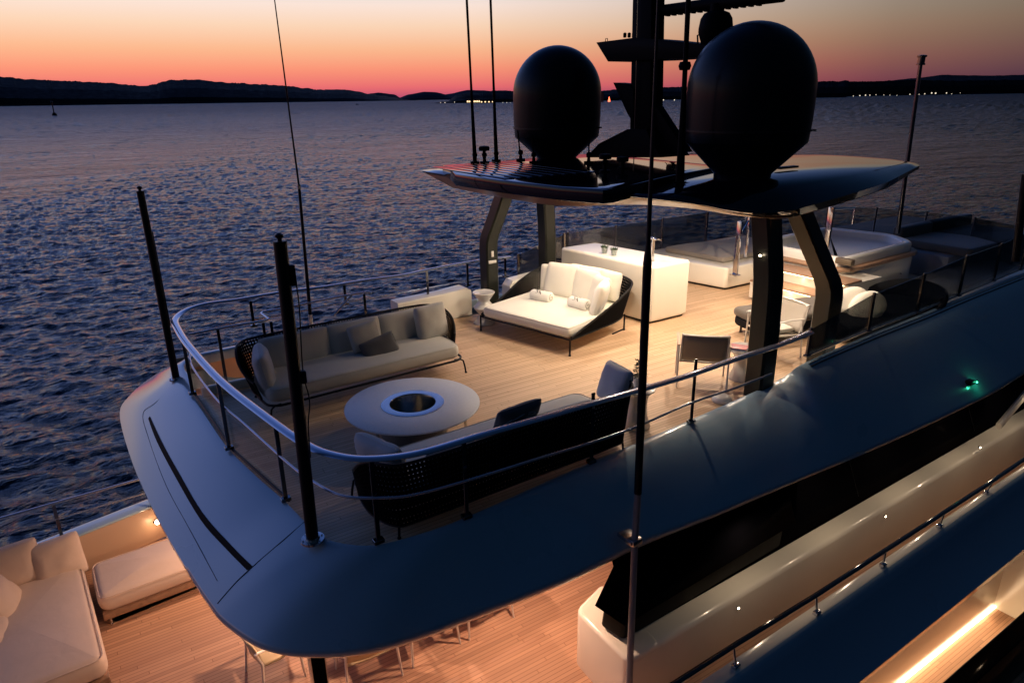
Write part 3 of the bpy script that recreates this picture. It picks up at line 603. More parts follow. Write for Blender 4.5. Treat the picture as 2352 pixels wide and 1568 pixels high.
Bc, Tc, Sc = closed_cm(B, 5), closed_cm(T, 5), closed_cm(S, 5)
cen = V((8.6,8.15,2.72)); ct = V((8.6,8.0,2.975))
U1 = [cen+(p-cen)*.86+V((0,0,.03)) for p in Bc]; 
for p in U1: p.z = p.z*.5+2.72*.5
U2 = [cen+(p-cen)*.3 for p in U1]
for p in U2: p.z = 2.72
M1 = [p.lerp(s_, .35)+V((0,0,.012)) for p, s_ in zip(Tc, Sc)]; M2 = [p.lerp(s_, .7)+V((0,0,.012)) for p, s_ in zip(Tc, Sc)]
C1 = [ct+(p-ct)*.7 for p in Sc]; C2 = [ct+(p-ct)*.25 for p in Sc]
for p in C1: p.z = p.z*.5+1.487
for p in C2: p.z = 2.975
def fstrip(i): u_ = i/5; return .86 if u_ <= 5 else max(.04, .86-(u_-5)*.5) if u_ < 9 else .04 if u_ < 14 else .04+(u_-14)*.4  # keeps the bounce-coloured strip to the aft edge
mb = MB(); mb.rings([Bc, [p.lerp(q,fstrip(i)+.01)+V((0,0,.003)) for i, (p, q) in enumerate(zip(Bc, Tc))], Tc, M1, M2, Sc, C1, C2][1:]); 
mb.build('roof_skin', ROOF, ht, smooth=40)
MB().rings([U2, U1, [p+V((0,0,-.002)) for p in Bc], [p.lerp(q,fstrip(i))+V((0,0,.002)) for i, (p, q) in enumerate(zip(Bc, Tc))]]).build('soffit', SOFFIT, ht, smooth=30)
# raised slatted platform on the roof
pc = [at(1033,388,z=3.02), at(1046,400,z=3.02), at(1150,414,z=3.02), at(1290,429,z=3.02), at(1385,436,z=3.02), at(1410,434,z=3.02), at(1540,403,z=3.02), at(1660,381,z=3.02)]
pc2 = pc+[V((pc[-1].x+.1, 9.8, 3.02)), V((pc[0].x+.2, 9.9, 3.02))]
pl = [(p.x,p.y) for p in pc2]
if sum(pl[i-1][0]*pl[i][1]-pl[i][0]*pl[i-1][1] for i in range(len(pl))) < 0: pl = pl[::-1]
mb = MB(); padded(mb, pl, 2.86, 3.02, .014, 0, 2); mb.build('raised_panel', ROOF, ht, smooth=40)
mb = MB(); 
xa, xb = pc[1].x+.25, pc[-1].x-.2
for k in range(8):
    x = xa+.19*k; mb.box((x, 8.6, 3.026), (.155, 2.1, .010))
mb.build('louvre_slats', ROOF, ht, bevel=.004)
# legs
def leg(pts, wx, wy, name='leg'):
    P = [V(p) for p in pts]; rows_ = []
    Q = []
    for i in range(len(P)-1):
        for k in range(4): Q.append(P[i].lerp(P[i+1], k/4))
    Q.append(P[-1])
    # soften the knee
    for _ in range(1): Q = [Q[0]]+[(Q[i-1]+Q[i]*2+Q[i+1])/4 for i in range(1, len(Q)-1)]+[Q[-1]]
    for q in Q:
        a, b2, c_ = wx/2, wy/2, .03
        rows_.append([q+V(o) for o in ((-a+c_,-b2,0),(a-c_,-b2,0),(a,-b2+c_,0),(a,b2-c_,0),(a-c_,b2,0),(-a+c_,b2,0),(-a,b2-c_,0),(-a,-b2+c_,0))])
    return MB().rings(rows_).build(name, LEGP, ht, smooth=30)
lg1 = leg([at(1740,907,x=7.65), at(1752,800,x=7.65), at(1766,640,x=7.66), at(1756,500,x=7.68)+V((0,.0,.15))], .30, .30)
lg2 = leg([V((9.3,5.72,0)), at(1892,760,x=9.3), at(1908,660,x=9.25), at(1872,575,x=9.0), at(1828,494,x=8.75)+V((0,.05,.2))], .30, .30)
p0 = at(1124,628,y=11.05); lg3 = leg([V((p0.x,11.05,0)), p0, at(1121,552,y=11.05), at(1140,500,y=10.85), at(1164,450,y=10.6)+V((0,0,.15))], .26, .30)
p0 = at(1257,600,y=11.1); lg4 = leg([V((p0.x,11.1,0)), p0, at(1256,525,y=11.1), at(1251,466,y=10.9)+V((0,0,.2))], .26, .30)
# sockets on the port leg, small glowing spot on the starboard leg
pz = at(1131,583,y=10.9); MB().box((pz.x-.005,pz.y-.01,pz.z),(.05,.02,.11)).build('socket_plate', PLAST, ht, bevel=.004)
pz = at(1131,601,y=10.9); MB().box((pz.x-.005,pz.y-.01,pz.z),(.17,.02,.055)).build('socket_plate', PLAST, ht, bevel=.004)
lp = at(1746,587,x=7.48); MB().lathe(lp, [(.004,-.012),(.014,-.008),(.016,0),(.014,.008),(.004,.012)], 10).build('leg_glow_spot', LEDW, ht)
# ------------------------------------------------------------------ domes
def dome(name, lab, cu, base_v, top_v, left_u, right_u, mid_v, ring_v, X_, neck=.34):
    base = at(cu, base_v, x=X_); topz = at(cu, top_v, x=X_).z
    q = base-CAM; ww = V((base.x,base.y,(base.z+topz)/2)).__sub__(CAM).dot(fw); Rr = (right_u-left_u)/2*ww/FPX*.985
    t_ = thing(name, lab, 'satellite dome', base); z0 = base.z; H = topz-z0-.03
    rz = at(cu, ring_v, x=X_).z-z0
    prof = [(neck*1.0,-.10),(neck*1.02,.02),(neck*1.05,.035),(Rr*.96,rz-.155),(Rr*.972,rz-.14),(Rr*.985,rz)]
    prof2 = [(Rr*.988,rz+.004)]; zc = H-Rr*1.02
    prof2 += [(Rr*.998,rz+.18),(Rr,zc-.05)]
    for k in range(1,15): a = math.pi/2*k/14; prof2.append((max(Rr*math.cos(a),.004), zc+Rr*1.02*math.sin(a)))
    c = V((base.x, base.y, z0))
    MB().lathe(c, prof, 56).build('lower_shell', DOMEM, t_, smooth=40); MB().lathe(c, prof2, 56).build('radome', DOMEM, t_, smooth=40)
    mb_ = MB().lathe(c, [(Rr*.98,rz-.012),(Rr*1.005,rz-.012),(Rr*1.005,rz+.012),(Rr*.98,rz+.012)], 56, caps=False)
    for k in range(4): a = k*math.pi/2+.62; mb_.box(c+V((Rr*1.0*math.cos(a), Rr*1.0*math.sin(a), rz)), (.10,.05,.02), ax=(math.cos(a),math.sin(a),0), ay=(-math.sin(a),math.cos(a),0))
    mb_.build('joint_ring', BLACK, t_)
    MB().lathe(c, [(neck+.10,-.10),(neck+.10,-.06),(neck+.02,-.05)], 40).build('foot_ring', BLACK, t_)
    return t_
dome('radome', 'smaller looking far satellite dome left of the mast on the hardtop', 1278, 364, 100, 1176, 1380, 240, 293, 7.35)
dome('radome', 'huge near satellite dome right of the mast on the hardtop', 1704, 402, 46, 1563, 1850, 240, 298, 7.6, .36)
o_ = MB(); hp = at(1790,388,z=3.0); o_.box(hp+V((.1,-.05,.02)), (.42,.10,.03)); o_.build('roof_hatch_bar', BLACK, ht, bevel=.01)
# ------------------------------------------------------------------ mast
MX = 7.5
ms = thing('radar_mast', 'black radar mast standing between the two domes on the hardtop', 'mast', (MX, 8.1, 3.0))
cl, cr = at(1450,300,x=MX), at(1497,300,x=MX); ctl, ctr = at(1456,-20,x=MX), at(1499,-20,x=MX)
def slab(pts, x0, x1, name, par=ms, mt=None, bev=.006):
    return MB().hexa([V((x0,p.y,p.z)) for p in pts],[V((x1,p.y,p.z)) for p in pts]).build(name, mt or MASTB, par, bevel=bev)
slab([V((0,cl.y,3.2)), V((0,cr.y,3.2)), ctr, ctl], MX-.02, MX+.24, 'column')
slab([at(*p, x=MX-.1) for p in ((1345,362),(1375,330),(1440,297),(1484,297),(1497,330),(1518,362))], MX-.1, MX+.5, 'foot')
slab([at(*p, x=MX-.08) for p in ((1369,98),(1456,87),(1500,90),(1620,103),(1720,112),(1700,134),(1600,131),(1500,138),(1396,142))], MX-.08, MX+.45, 'crosstree')
slab([at(*p, x=MX-.05) for p in ((1408,190),(1440,193),(1455,205),(1455,285),(1441,262),(1424,225))], MX-.05, MX+.2, 'gusset')
slab([at(*p, x=MX+.05) for p in ((1478,200),(1496,228),(1575,350),(1545,350),(1478,250))], MX+.05, MX+.2, 'strut')
for u in (1437,1447,1457):
    p = at(u-2, 87, x=MX+.1); MB().lathe(p, [(.02,0),(.025,.01),(.025,.06),(.012,.07)], 8).build('signal_lamp', MASTB, ms)
p = at(1393,97,x=MX); MB().tube([p+V((0,.03,0)), p+V((0,.02,.05)), p+V((0,-.02,.05)), p+V((0,-.03,0))], .006, 6).build('lifting_eye', MASTB, ms)
MB().tube([at(1466,-20,x=MX-.06), at(1455,396,x=MX-.06)], .008, 6).build('halyard', DARKSTEEL, ms)
# radar
rp = at(1640,112,x=MX+.15); sc_ = (rp-CAM).dot(fw)/FPX
ra = thing('radar', 'open array radar scanner on a rounded pedestal above the crosstree', 'radar', rp)
rz0 = at(1642,100,x=rp.x).z; rz1 = at(1642,28,x=rp.x).z; hh = rz1-rz0
MB().lathe(V((rp.x,rp.y,rz0)), [(24*sc_,-.05),(30*sc_,0),(38*sc_,hh*.35),(38*sc_,hh*.5),(35*sc_,hh*.78),(28*sc_,hh*.95),(20*sc_,hh),(16*sc_,hh*1.02),(16*sc_,hh*1.25)], 28).build('pedestal', MASTB, ra)
ba, bb = at(1495,28,x=MX+.15), at(1800,-10,x=MX+.15)
e = (bb-ba).normalized(); mb = MB(); mb.tube([ba, bb], .062, 12, ry=.075)
for k in range(14): mb.box(ba+e*(.35+k*.12)+V((0,0,-.07)), (.07,.035,.03))
mb.build('scanner_bar', MASTB, ra)
MB().tube([at(1603,105,x=MX), at(1602,82,x=MX), at(1611,78,x=MX)], .012, 6).build('cable', MASTB, ra)
# horn on the starboard whip
# ------------------------------------------------------------------ roof antennas
def ant(name, lab, u, v0, v1, z, u1=None, r=.010, rb=.02, cat='antenna', ball=True, top=None):
    f_ = at(u, v0, z=z); t1_ = at(u1 if u1 is not None else u, v1, y=f_.y); a_ = thing(name, lab, cat, f_)
    mb_ = MB().lathe(f_, [(.075,-.02),(.075,.008),(.03,.012),(.02,.10)], 12)
    if ball: mb_.lathe(f_+V((0,0,.11)), [(.005,-.045),(.035,-.03),(.045,0),(.035,.03),(.005,.045)], 12)
    mb_.build('foot', MASTB, a_); L_ = (t1_-f_)
    if top == 'mushroom':
        MB().tube([f_, t1_], .028, 8).build('stem', MASTB, a_); MB().lathe(t1_, [(.02,-.03),(.085,-.02),(.09,.02),(.08,.045),(.02,.055)], 16).build('cap', MASTB, a_)
    else:
        n_ = 8; MB().tube([f_.lerp(t1_, k/n_) for k in range(n_+1)], [r*(1.9-.9*min(1,k*2/n_)) for k in range(n_+1)], 8).build('whip', MASTB, a_)
    if top == 'cage': MB().tube([f_+V((-.11,0,.03)), f_+V((.11,0,.03))], .008, 6).tube([f_+V((0,-.06,.05)), f_+V((.05,.08,.05))], .008, 6).build('clamp', MASTB, a_)
    return a_
ant('whip_antenna', 'leftmost of the thin whip antennas on the aft edge of the hardtop', 1091, 372, -20, 3.03, 1071, .019)
ant('whip_antenna', 'second whip antenna from the left on the hardtop, beside the mushroom antenna', 1140, 368, -20, 3.03, 1126, .019)
ant('satellite_antenna', 'short mushroom antenna between the two left whips on the hardtop', 1113, 372, 343, 3.03, 1112, top='mushroom')
ant('short_antenna', 'short rod antenna in front of the left side of the far dome', 1196, 366, 300, 3.03, 1189, .012)
ant('short_antenna', 'short rod antenna in front of the middle of the far dome', 1226, 372, 310, 3.03, 1222, .010)
ant('short_antenna', 'short rod antenna in front of the right side of the far dome', 1352, 372, 312, 3.04, 1353, .012)
ant('satellite_antenna', 'mushroom antenna on the roof right of the far dome foot', 1389, 392, 362, 3.03, 1390, top='mushroom')
ant('satellite_antenna', 'small mushroom antenna on the roof at the foot of the mast', 1430, 385, 368, 3.03, 1430, top='mushroom')
ant('whip_antenna', 'thick whip antenna with a round horn, in front of the near dome left edge', 1561, 425, -20, 2.95, 1582, .030, top='cage')
hn = at(1573,152,y=at(1561,425,z=2.95).y)
o_ = thing('loud_hailer', 'round dark horn fixed to the whip antenna beside the near dome', 'horn', hn)
MB().lathe(hn, [(.02,-.05),(.06,-.045),(.075,0),(.06,.045),(.02,.05)], 16).build('horn_body', MASTB, o_); MB().tube([hn, hn+V((.06,-.01,.03))], .02, 8).build('mount', MASTB, o_)
p = at(1548,358,z=3.04); t_ = thing('search_light', 'small dark search light on the roof behind the mast strut', 'search light', p)
MB().lathe(p, [(.06,0),(.05,.05),(.03,.06),(.03,.1)], 12).build('foot', MASTB, t_); MB().tube([p+V((-.10,0,.16)), p+V((.10,0,.16))], .075, 14).build('lamp_head', MASTB, t_); MB().tube([p+V((-.09,.09,.05)), p+V((0,.11,.2)), p+V((.09,.09,.05))], .01, 6).build('bracket', MASTB, t_)
# ================================================================== BAR
bar = thing('bar_counter', 'big cream bar counter block with rounded edges behind the daybed', 'bar', (9,9.9,0))
bt_ = [at(1500,613,z=1.1), at(1588,596.5,z=1.1), at(1367,556,z=1.1), at(1287,568,z=1.1)]
ccw = [(bt_[0].x,bt_[0].y),(bt_[1].x,bt_[1].y),(bt_[2].x,bt_[2].y),(bt_[3].x,bt_[3].y)]
def round_poly(P, r, n=5):
    out = []
    for i in range(len(P)):
        a, b2, c = V(P[i-1]).to_2d(), V(P[i]).to_2d(), V(P[(i+1)%len(P)]).to_2d(); u1 = (a-b2).normalized(); u2 = (c-b2).normalized()
        p1, p2 = b2+u1*r, b2+u2*r
        for k in range(n+1):
            t = k/n; q = p1*(1-t)**2+b2*2*t*(1-t)+p2*t*t; out.append((q.x,q.y))
    return out
mb = MB(); padded(mb, round_poly(ccw, .08), .035, 1.10, .055, 0, 5); mb.build('counter_block', CREAM, bar, smooth=60)
mb = MB(); mb.prism(inset(round_poly(ccw, .08), .06), 0, .04); mb.build('plinth', BLACK, bar)
def pot(name, lab, c, r, h_, mt, kind, group=None):
    t_ = thing(name, lab, 'potted plant', c, group)
    MB().lathe(c, [(r*.72,0),(r*.74,.005),(r,h_),(r*.9,h_),(r*.88,h_*.88)], 20, caps=False).lathe(c, [(.001,.002),(r*.72,.002)], 20, caps=False).build('pot', mt, t_)
    MB().lathe(c, [(r*.9,h_*.85),(r*.5,h_*.9),(.002,h_*.92)], 16).build('soil', SOIL, t_)
    mb_ = MB(); rnd = random.Random(hash(lab) % 1000 if False else len(lab))
    if kind == 'tuft':
        for k in range(60):
            a = rnd.random()*6.28; rr_ = r*.9*math.sqrt(rnd.random()); b0_ = c+V((rr_*math.cos(a), rr_*math.sin(a), h_*.9)); e_ = rnd.uniform(.2,1.25); L_ = rnd.uniform(.035,.075)
            tip = b0_+V((math.cos(a)*math.sin(e_)*L_, math.sin(a)*math.sin(e_)*L_, math.cos(e_)*L_)); sd = V((-math.sin(a), math.cos(a),0))*rnd.uniform(.006,.011); md_ = b0_.lerp(tip,.55)+V((0,0,.006))
            mb_.add([b0_-sd*.5, b0_+sd*.5, md_+sd, tip, md_-sd, md_+V((0,0,-.008))], [(0,1,2,5),(5,2,3),(5,3,4),(0,5,4)])
    else:
        for k in range(64):
            a = rnd.random()*6.28; hgt = rnd.uniform(0,.21); rr_ = rnd.uniform(.0,.03)+(.05 if hgt < .05 else .0)*rnd.random(); b0_ = c+V((rr_*math.cos(a), rr_*math.sin(a), h_+hgt-.01)); L_ = rnd.uniform(.045,.07)*(1.25-hgt*2.5)
            tip = b0_+V((math.cos(a)*L_, math.sin(a)*L_, rnd.uniform(0,.03))); sd = V((-math.sin(a), math.cos(a),0))*.013
            mb_.add([b0_, b0_.lerp(tip,.5)+sd, tip, b0_.lerp(tip,.5)-sd, b0_.lerp(tip,.5)+V((0,0,.010)), b0_.lerp(tip,.5)-V((0,0,.008))], [(0,1,4),(1,2,4),(2,3,4),(3,0,4),(1,0,5),(2,1,5),(3,2,5),(0,3,5)])
        mb_.tube([c+V((0,0,h_*.8)), c+V((.01,0,h_+.20))], .008, 6)
    mb_.build('foliage', LEAF, t_, smooth=0); return t_
POTM = mat('speckled_pot', (.30,.34,.33), .55, var=.6, vscale=45)
pot('potted_succulent', 'left of the two speckled succulent pots on the bar counter', at(1388.5,582,z=1.1), .065, .125, POTM, 'tuft', 'succulent pots on the bar')
pot('potted_succulent', 'right of the two speckled succulent pots on the bar counter', at(1410,587,z=1.1), .062, .12, POTM, 'tuft', 'succulent pots on the bar')
c = at(1498,599,z=1.1); tp_ = thing('beer_tap', 'polished steel beer tap column standing on the right end of the bar', 'tap', c)
MB().lathe(c, [(.045,0),(.045,.01),(.032,.015),(.032,.42),(.036,.43),(.03,.45)], 18).build('column', STEEL, tp_)
MB().tube([c+V((0,0,.40)), c+V((.05,-.10,.42)), c+V((.06,-.15,.39)), c+V((.06,-.16,.33))], .012, 8).tube([c+V((0,.09,.42)), c+V((0,-.09,.42))], .022, 10).build('spout', STEEL, tp_)
MB().tube([c+V((0,0,.42)), c+V((.0,-.02,.52))], [.01,.016], 8).build('lever', BLACK, tp_)
# ------------------------------------------------------------------ sun pad
spd = thing('sun_pad', 'wide taupe sun pad on a cream base beside the steps', 'sun pad', (12,10.8,0))
z5 = lambda x, y: ((1600+x/3.357)*.9408, (480+y/3.357)*.9408)
q = [at(*z5(555,560), z=.52), at(*z5(1010,300), z=.55), at(*z5(60,410), z=.52)]
p_fr = at(*z5(560,520), z=.58); p_fl = at(*z5(70,425), z=.58)
base_poly = [(11.15,8.75),(13.2,8.75),(13.6,12.0),(11.4,12.0),(10.75,10.4)]
base_poly = [(p_fr.x-.28,p_fr.y-.35),(14.2,p_fr.y-.35),(15.0,11.9),(11.2,11.9),(p_fl.x-.5,p_fl.y-.2)]
mb = MB(); padded(mb, round_poly(base_poly, .10), .05, .50, .04, 0, 3); mb.build('base', CREAM, spd, smooth=60)
MB().prism(inset(round_poly(base_poly,.1), .07), 0, .06).build('plinth', BLACK, spd)
pad_poly = [(p_fr.x,p_fr.y),(13.4,p_fr.y+.05),(14.4,11.2),(12.4,11.6),(p_fl.x,p_fl.y)]
mb = MB(); padded(mb, round_poly(pad_poly, .10), .50, .62, .05, .03, 4, .01); mb.build('mattress', TAUPE, spd, smooth=60)
# ------------------------------------------------------------------ steps up to the tub
stp = thing('steps', 'teak steps with warm light strips leading up to the hot tub', 'steps', (11.8,7.9,0))
ys, ye = 6.95, 8.85
def step_y(u, v, z): return at(u, v, z=z)
A1 = at(*z5(1310,775), z=.36); A0 = at(*z5(665,675), z=.36)
MB().box((12.4,7.87,.23), (1.8,1.95,.36)).box((12.5,7.87,.03), (1.9,1.8,.06)).build('plinth', CREAM, stp, bevel=.012)
MB().box((11.64,7.87,.43), (.44,1.85,.04)).build('tread', TEAKT, stp, bevel=.008)
MB().box((12.4,7.87,.556), (1.10,1.85,.206)).build('riser', CREAM, stp)
MB().box((12.03,7.87,.68), (.52,1.85,.04)).build('tread', TEAKT, stp, bevel=.008)
MB().box((11.488,7.87,.395), (.016,1.7,.02)).build('light_strip', LEDM, stp)
MB().box((11.838,7.87,.642), (.016,1.7,.02)).build('light_strip', LEDM, stp)
lamp('AREA', (11.46,7.87,.385), 5, (1,.72,.46), (11.3,7.87,0), .04, sizey=1.6); lamp('AREA', (11.80,7.87,.635), 5, (1,.72,.46), (11.7,7.87,.45), .04, sizey=1.6)
# tub
tb = thing('hot_tub', 'white hot tub with rounded rim and teak surround at the top of the steps', 'hot tub', (14.2,8.4,0))
tr_ = [at(1965,589,z=.98), at(2100,549,z=.98), at(2060,536,z=.98), at(1920,524,z=.98)]
x_a, y_a = at(1965,592,z=.95).x-.1, at(1965,592,z=.95).y
tub_poly = [(12.45,7.45),(15.2,7.55),(15.7,8.3),(15.3,9.8),(12.9,9.7),(12.45,9.2)]
outer = round_poly(tub_poly, .30, 6); inner_ = inset(outer, .20)
mb = MB(); padded(mb, inset(outer, -.05), .05, .72, .04, 0, 3); mb.build('base', CREAM, tb, smooth=60)
mb = MB(); padded(mb, inset(outer, -.13), .72, .80, .03, 0, 3); mb.build('teak_surround', TEAKT, tb, smooth=60)
def ringz(P, z): return [(x,y,z) for x,y in P]
MB().grid([ringz(outer,.80), ringz(outer,.93), ringz(inset(outer,.02),.97), ringz(inset(outer,.06),.985), ringz(inset(outer,.16),.98), ringz(inner_,.95)], cu=True).build('rim', GEL, tb, smooth=60)
MB().rings([ringz(inset(inner_,.14),.62), ringz(inset(inner_,.05),.80), ringz(inner_,.952)][::1]).build('basin', TUBIN, tb, smooth=60) if False else None
mb = MB(); mb.grid([ringz(inner_,.95), ringz(inset(inner_,.05),.86), ringz(inset(inner_,.12),.825)], cu=True); n_ = len(inner_); mb.f.append(tuple(range(2*n_, 3*n_))); mb.build('basin', TUBIN, tb, smooth=40)
dr = at(1982,537,z=.83); MB().lathe(dr, [(.14,0),(.14,.012),(.05,.02),(.002,.02)], 24).build('drain_cover', STEEL, tb)
for u, v in ((2025,542),(2060,556)): MB().lathe(at(u,v,z=.83), [(.045,0),(.045,.01),(.002,.012)], 14).build('jet', HEADM, tb)
hpz = at(1946,603,z=.93); MB().box((hpz.x+.02,hpz.y+.06,.94), (.14,.34,.12)).build('headrest', HEADM, tb, bevel=.02)
for u, v in ((2005,643),(2068,628)):
    p = at(u, v, y=7.42); MB().lathe(p, [(.018,-.01),(.03,0),(.018,.012)], 12).build('side_lamp', STEEL, tb)
# raised forward deck beside the tub
tag(MB().prism([(12.35,6.15),(12.62,7.26),(21,7.3),(21,6.15)][::-1], .004, .30).build('side_platform', CREAM, bevel=.03), kind='structure')
tag(MB().prism([(16.25,7.3),(21,7.3),(21,11),(16.4,11)][::-1], .004, .55).build('forward_platform', mat('forward_deck_paint', (.20,.20,.21), .5, var=.2), bevel=.04), kind='structure')
fb = thing('forward_bench', 'dark upholstered seat with low back right of the hot tub', 'bench', (17,8,0))
mb = MB(); padded(mb, round_poly([(16.5,7.0),(20,7.0),(20,8.6),(16.5,8.6)], .15), .56, .74, .06, .02); mb.build('seat', TAUPE2, fb, smooth=60)
mb = MB(); padded(mb, round_poly([(16.6,8.6),(20,8.6),(20,8.85),(16.6,8.85)], .08), .6, .98, .06, .02); mb.build('backrest', TAUPE2, fb, smooth=60)
# step handrails (polished flat posts)
def handrail(lab, pts, w_=.07, tk=.03):
    t_ = thing('step_handrail', lab, 'handrail', pts[0])
    MB().tube(pts[:2], w_/2, 4, ry=tk/2).build('post', STEEL, t_, bevel=0)
    MB().box(V(pts[0])+V((0,0,.01)), (.14,.10,.02)).build('foot_plate', STEEL, t_)
    if len(pts) > 2: MB().tube(pts[1:], .018, 8).build('grab_bar', STEEL, t_)
    return t_
a = at(1688,632,z=.38); at_ = at(1697,508,x=a.x)
t_ = thing('step_handrail', 'tall polished flat steel handrail at the left side of the steps', 'handrail', a)
MB().box((a.x,a.y,(a.z+at_.z)/2), (.05,.11,at_.z-a.z)).build('post', STEEL, t_, bevel=.004); MB().box((a.x,a.y,a.z+.01), (.15,.17,.02)).build('foot_plate', STEEL, t_)
b_ = at(1712,590,z=.7); MB().box((b_.x,b_.y,.7+.45), (.04,.05,.9)).build('post', STEEL, t_, bevel=.004)
MB().tube([V((a.x,a.y,at_.z)), V((a.x+.15,a.y,at_.z+.02)), V((b_.x,b_.y,1.62))], .02, 8).tube([V((a.x,a.y,at_.z-.35)), V((b_.x,b_.y,1.5))], .016, 8).build('grab_bar', STEEL, t_)
a = at(1893,600,x=12.5); tz = at(1907,475,x=12.5)
t_ = thing('step_handrail', 'tall polished flat steel handrail at the right side of the steps', 'handrail', V((a.x,a.y,.72)))
MB().box((a.x,a.y,(.72+tz.z)/2), (.05,.11,tz.z-.72)).build('post', STEEL, t_, bevel=.004)
MB().tube([V((a.x,a.y,tz.z-.05)), V((a.x+.7,a.y-.05,tz.z-.08)), V((a.x+.7,a.y-.05,tz.z-.4))], .02, 8).build('grab_bar', STEEL, t_)
# ------------------------------------------------------------------ smoked glass balustrades
def balustrade(lab, pts, z0s, z1s, name='glass_balustrade', posts=True):
    t_ = thing(name, lab, 'balustrade', pts[0]); P = [V((p[0],p[1],0)) for p in pts]
    for i in range(len(P)-1):
        e_ = (P[i+1]-P[i]).normalized()*.035
        MB().grid([[P[i]+e_+V((0,0,z0s[i])), P[i+1]-e_+V((0,0,z0s[i+1]))],[P[i]+e_+V((0,0,z1s[i])), P[i+1]-e_+V((0,0,z1s[i+1]))]]).build('glass_pane', SMOKE, t_, solid=.012, smooth=0)
    for i, p in enumerate(P):
        MB().box((p.x,p.y,(z0s[i]+z1s[i])/2+.01), (.05,.035,z1s[i]-z0s[i]+.03)).box((p.x,p.y,z0s[i]+.01),(.09,.07,.03)).build('stanchion', DARKSTEEL, t_, bevel=.004, seg=1)
    for i in range(len(P)-1): MB().tube([P[i]+V((0,0,z0s[i]+.008)), P[i+1]+V((0,0,z0s[i+1]+.008))], .016, 6).build('channel', BRUSH, t_)
    return t_
SB = [at(1862,822,z=.48), at(2002,764,z=.48), at(2115,720,z=.49), at(2210,680,z=.50), at(2290,645,z=.51), at(2352,618,z=.52)]
TPX = [(1873,760),(2010,676),(2122,630),(2218,588),(2296,560),(2358,530)]
tops = [at(u, v, x=p.x).z for p, (u, v) in zip(SB, TPX)]
SB = [p+V((0,.06,0)) for p in SB]; SB.append(V((19,SB[-1].y+.1,.5)))
balustrade('smoked glass balustrade along the starboard coaming beside the dark leg', SB, [.49]*7, tops+[tops[-1]])
PF = [at(1296,537,z=1.2), at(1415,519,z=1.2), at(1523,502,z=1.2), at(1626,488,z=1.2), at(1770,476,z=1.2), at(1903,474,z=1.2), at(2015,478,z=1.2), at(2130,487,z=1.2), at(2240,500,z=1.2), at(2345,520,z=1.2)]
balustrade('smoked glass balustrade running round the port side and bow end of the deck', PF, [.35]*10, [1.2]*10)
PL = [V((7.5,11.45,0)), V((9.1,11.9,0))]
balustrade('low smoked glass wing sloping up behind the far port leg', PL, [.6,.5], [1.0,1.2])

for off, nm in ((.06,'ledge_channel'),(.105,'ledge_channel')):
    MB().tube([skin(k, off)+V((0,0,.004)) for k in [23+.1*j for j in range(45)]], .012, 6).build(nm, BLACK if off > .1 else BRUSH, coam)

# ================================================================== FURNITURE, upper deck
def frame_of(o, e):
    """local frame: x along e, y to the left of it"""
    o = V(o); e = V((e[0],e[1],0)).normalized(); n = V((-e.y,e.x,0))
    return lambda x, y, z: o+e*x+n*y+V((0,0,z))
def cushion(name, lab, c, X, Y, w_, h_, t, mt, group=None, cat='cushion', seed=0, piping=False, fringe=False, rough=.014, round_=0):
    o = pillow(MB(), c, X, Y, w_, h_, t, seed=seed, rough=rough, round_=round_)
    if fringe:
        Xn = V(X).normalized(); Yn = V(Y); Yn = (Yn-Xn*Yn.dot(Xn)).normalized(); rnd = random.Random(seed)
        for s_ in (-1, 1):
            for k in range(34):
                b_ = V(c)+Xn*s_*w_*.465+Yn*h_*(-.47+.94*k/33); o.tube([b_, b_+Xn*s_*rnd.uniform(.018,.03)+Yn*rnd.uniform(-.01,.01)], .003, 3)
    ob = o.build(name, mt, None, smooth=70)
    return tag(ob, lab, cat, group)
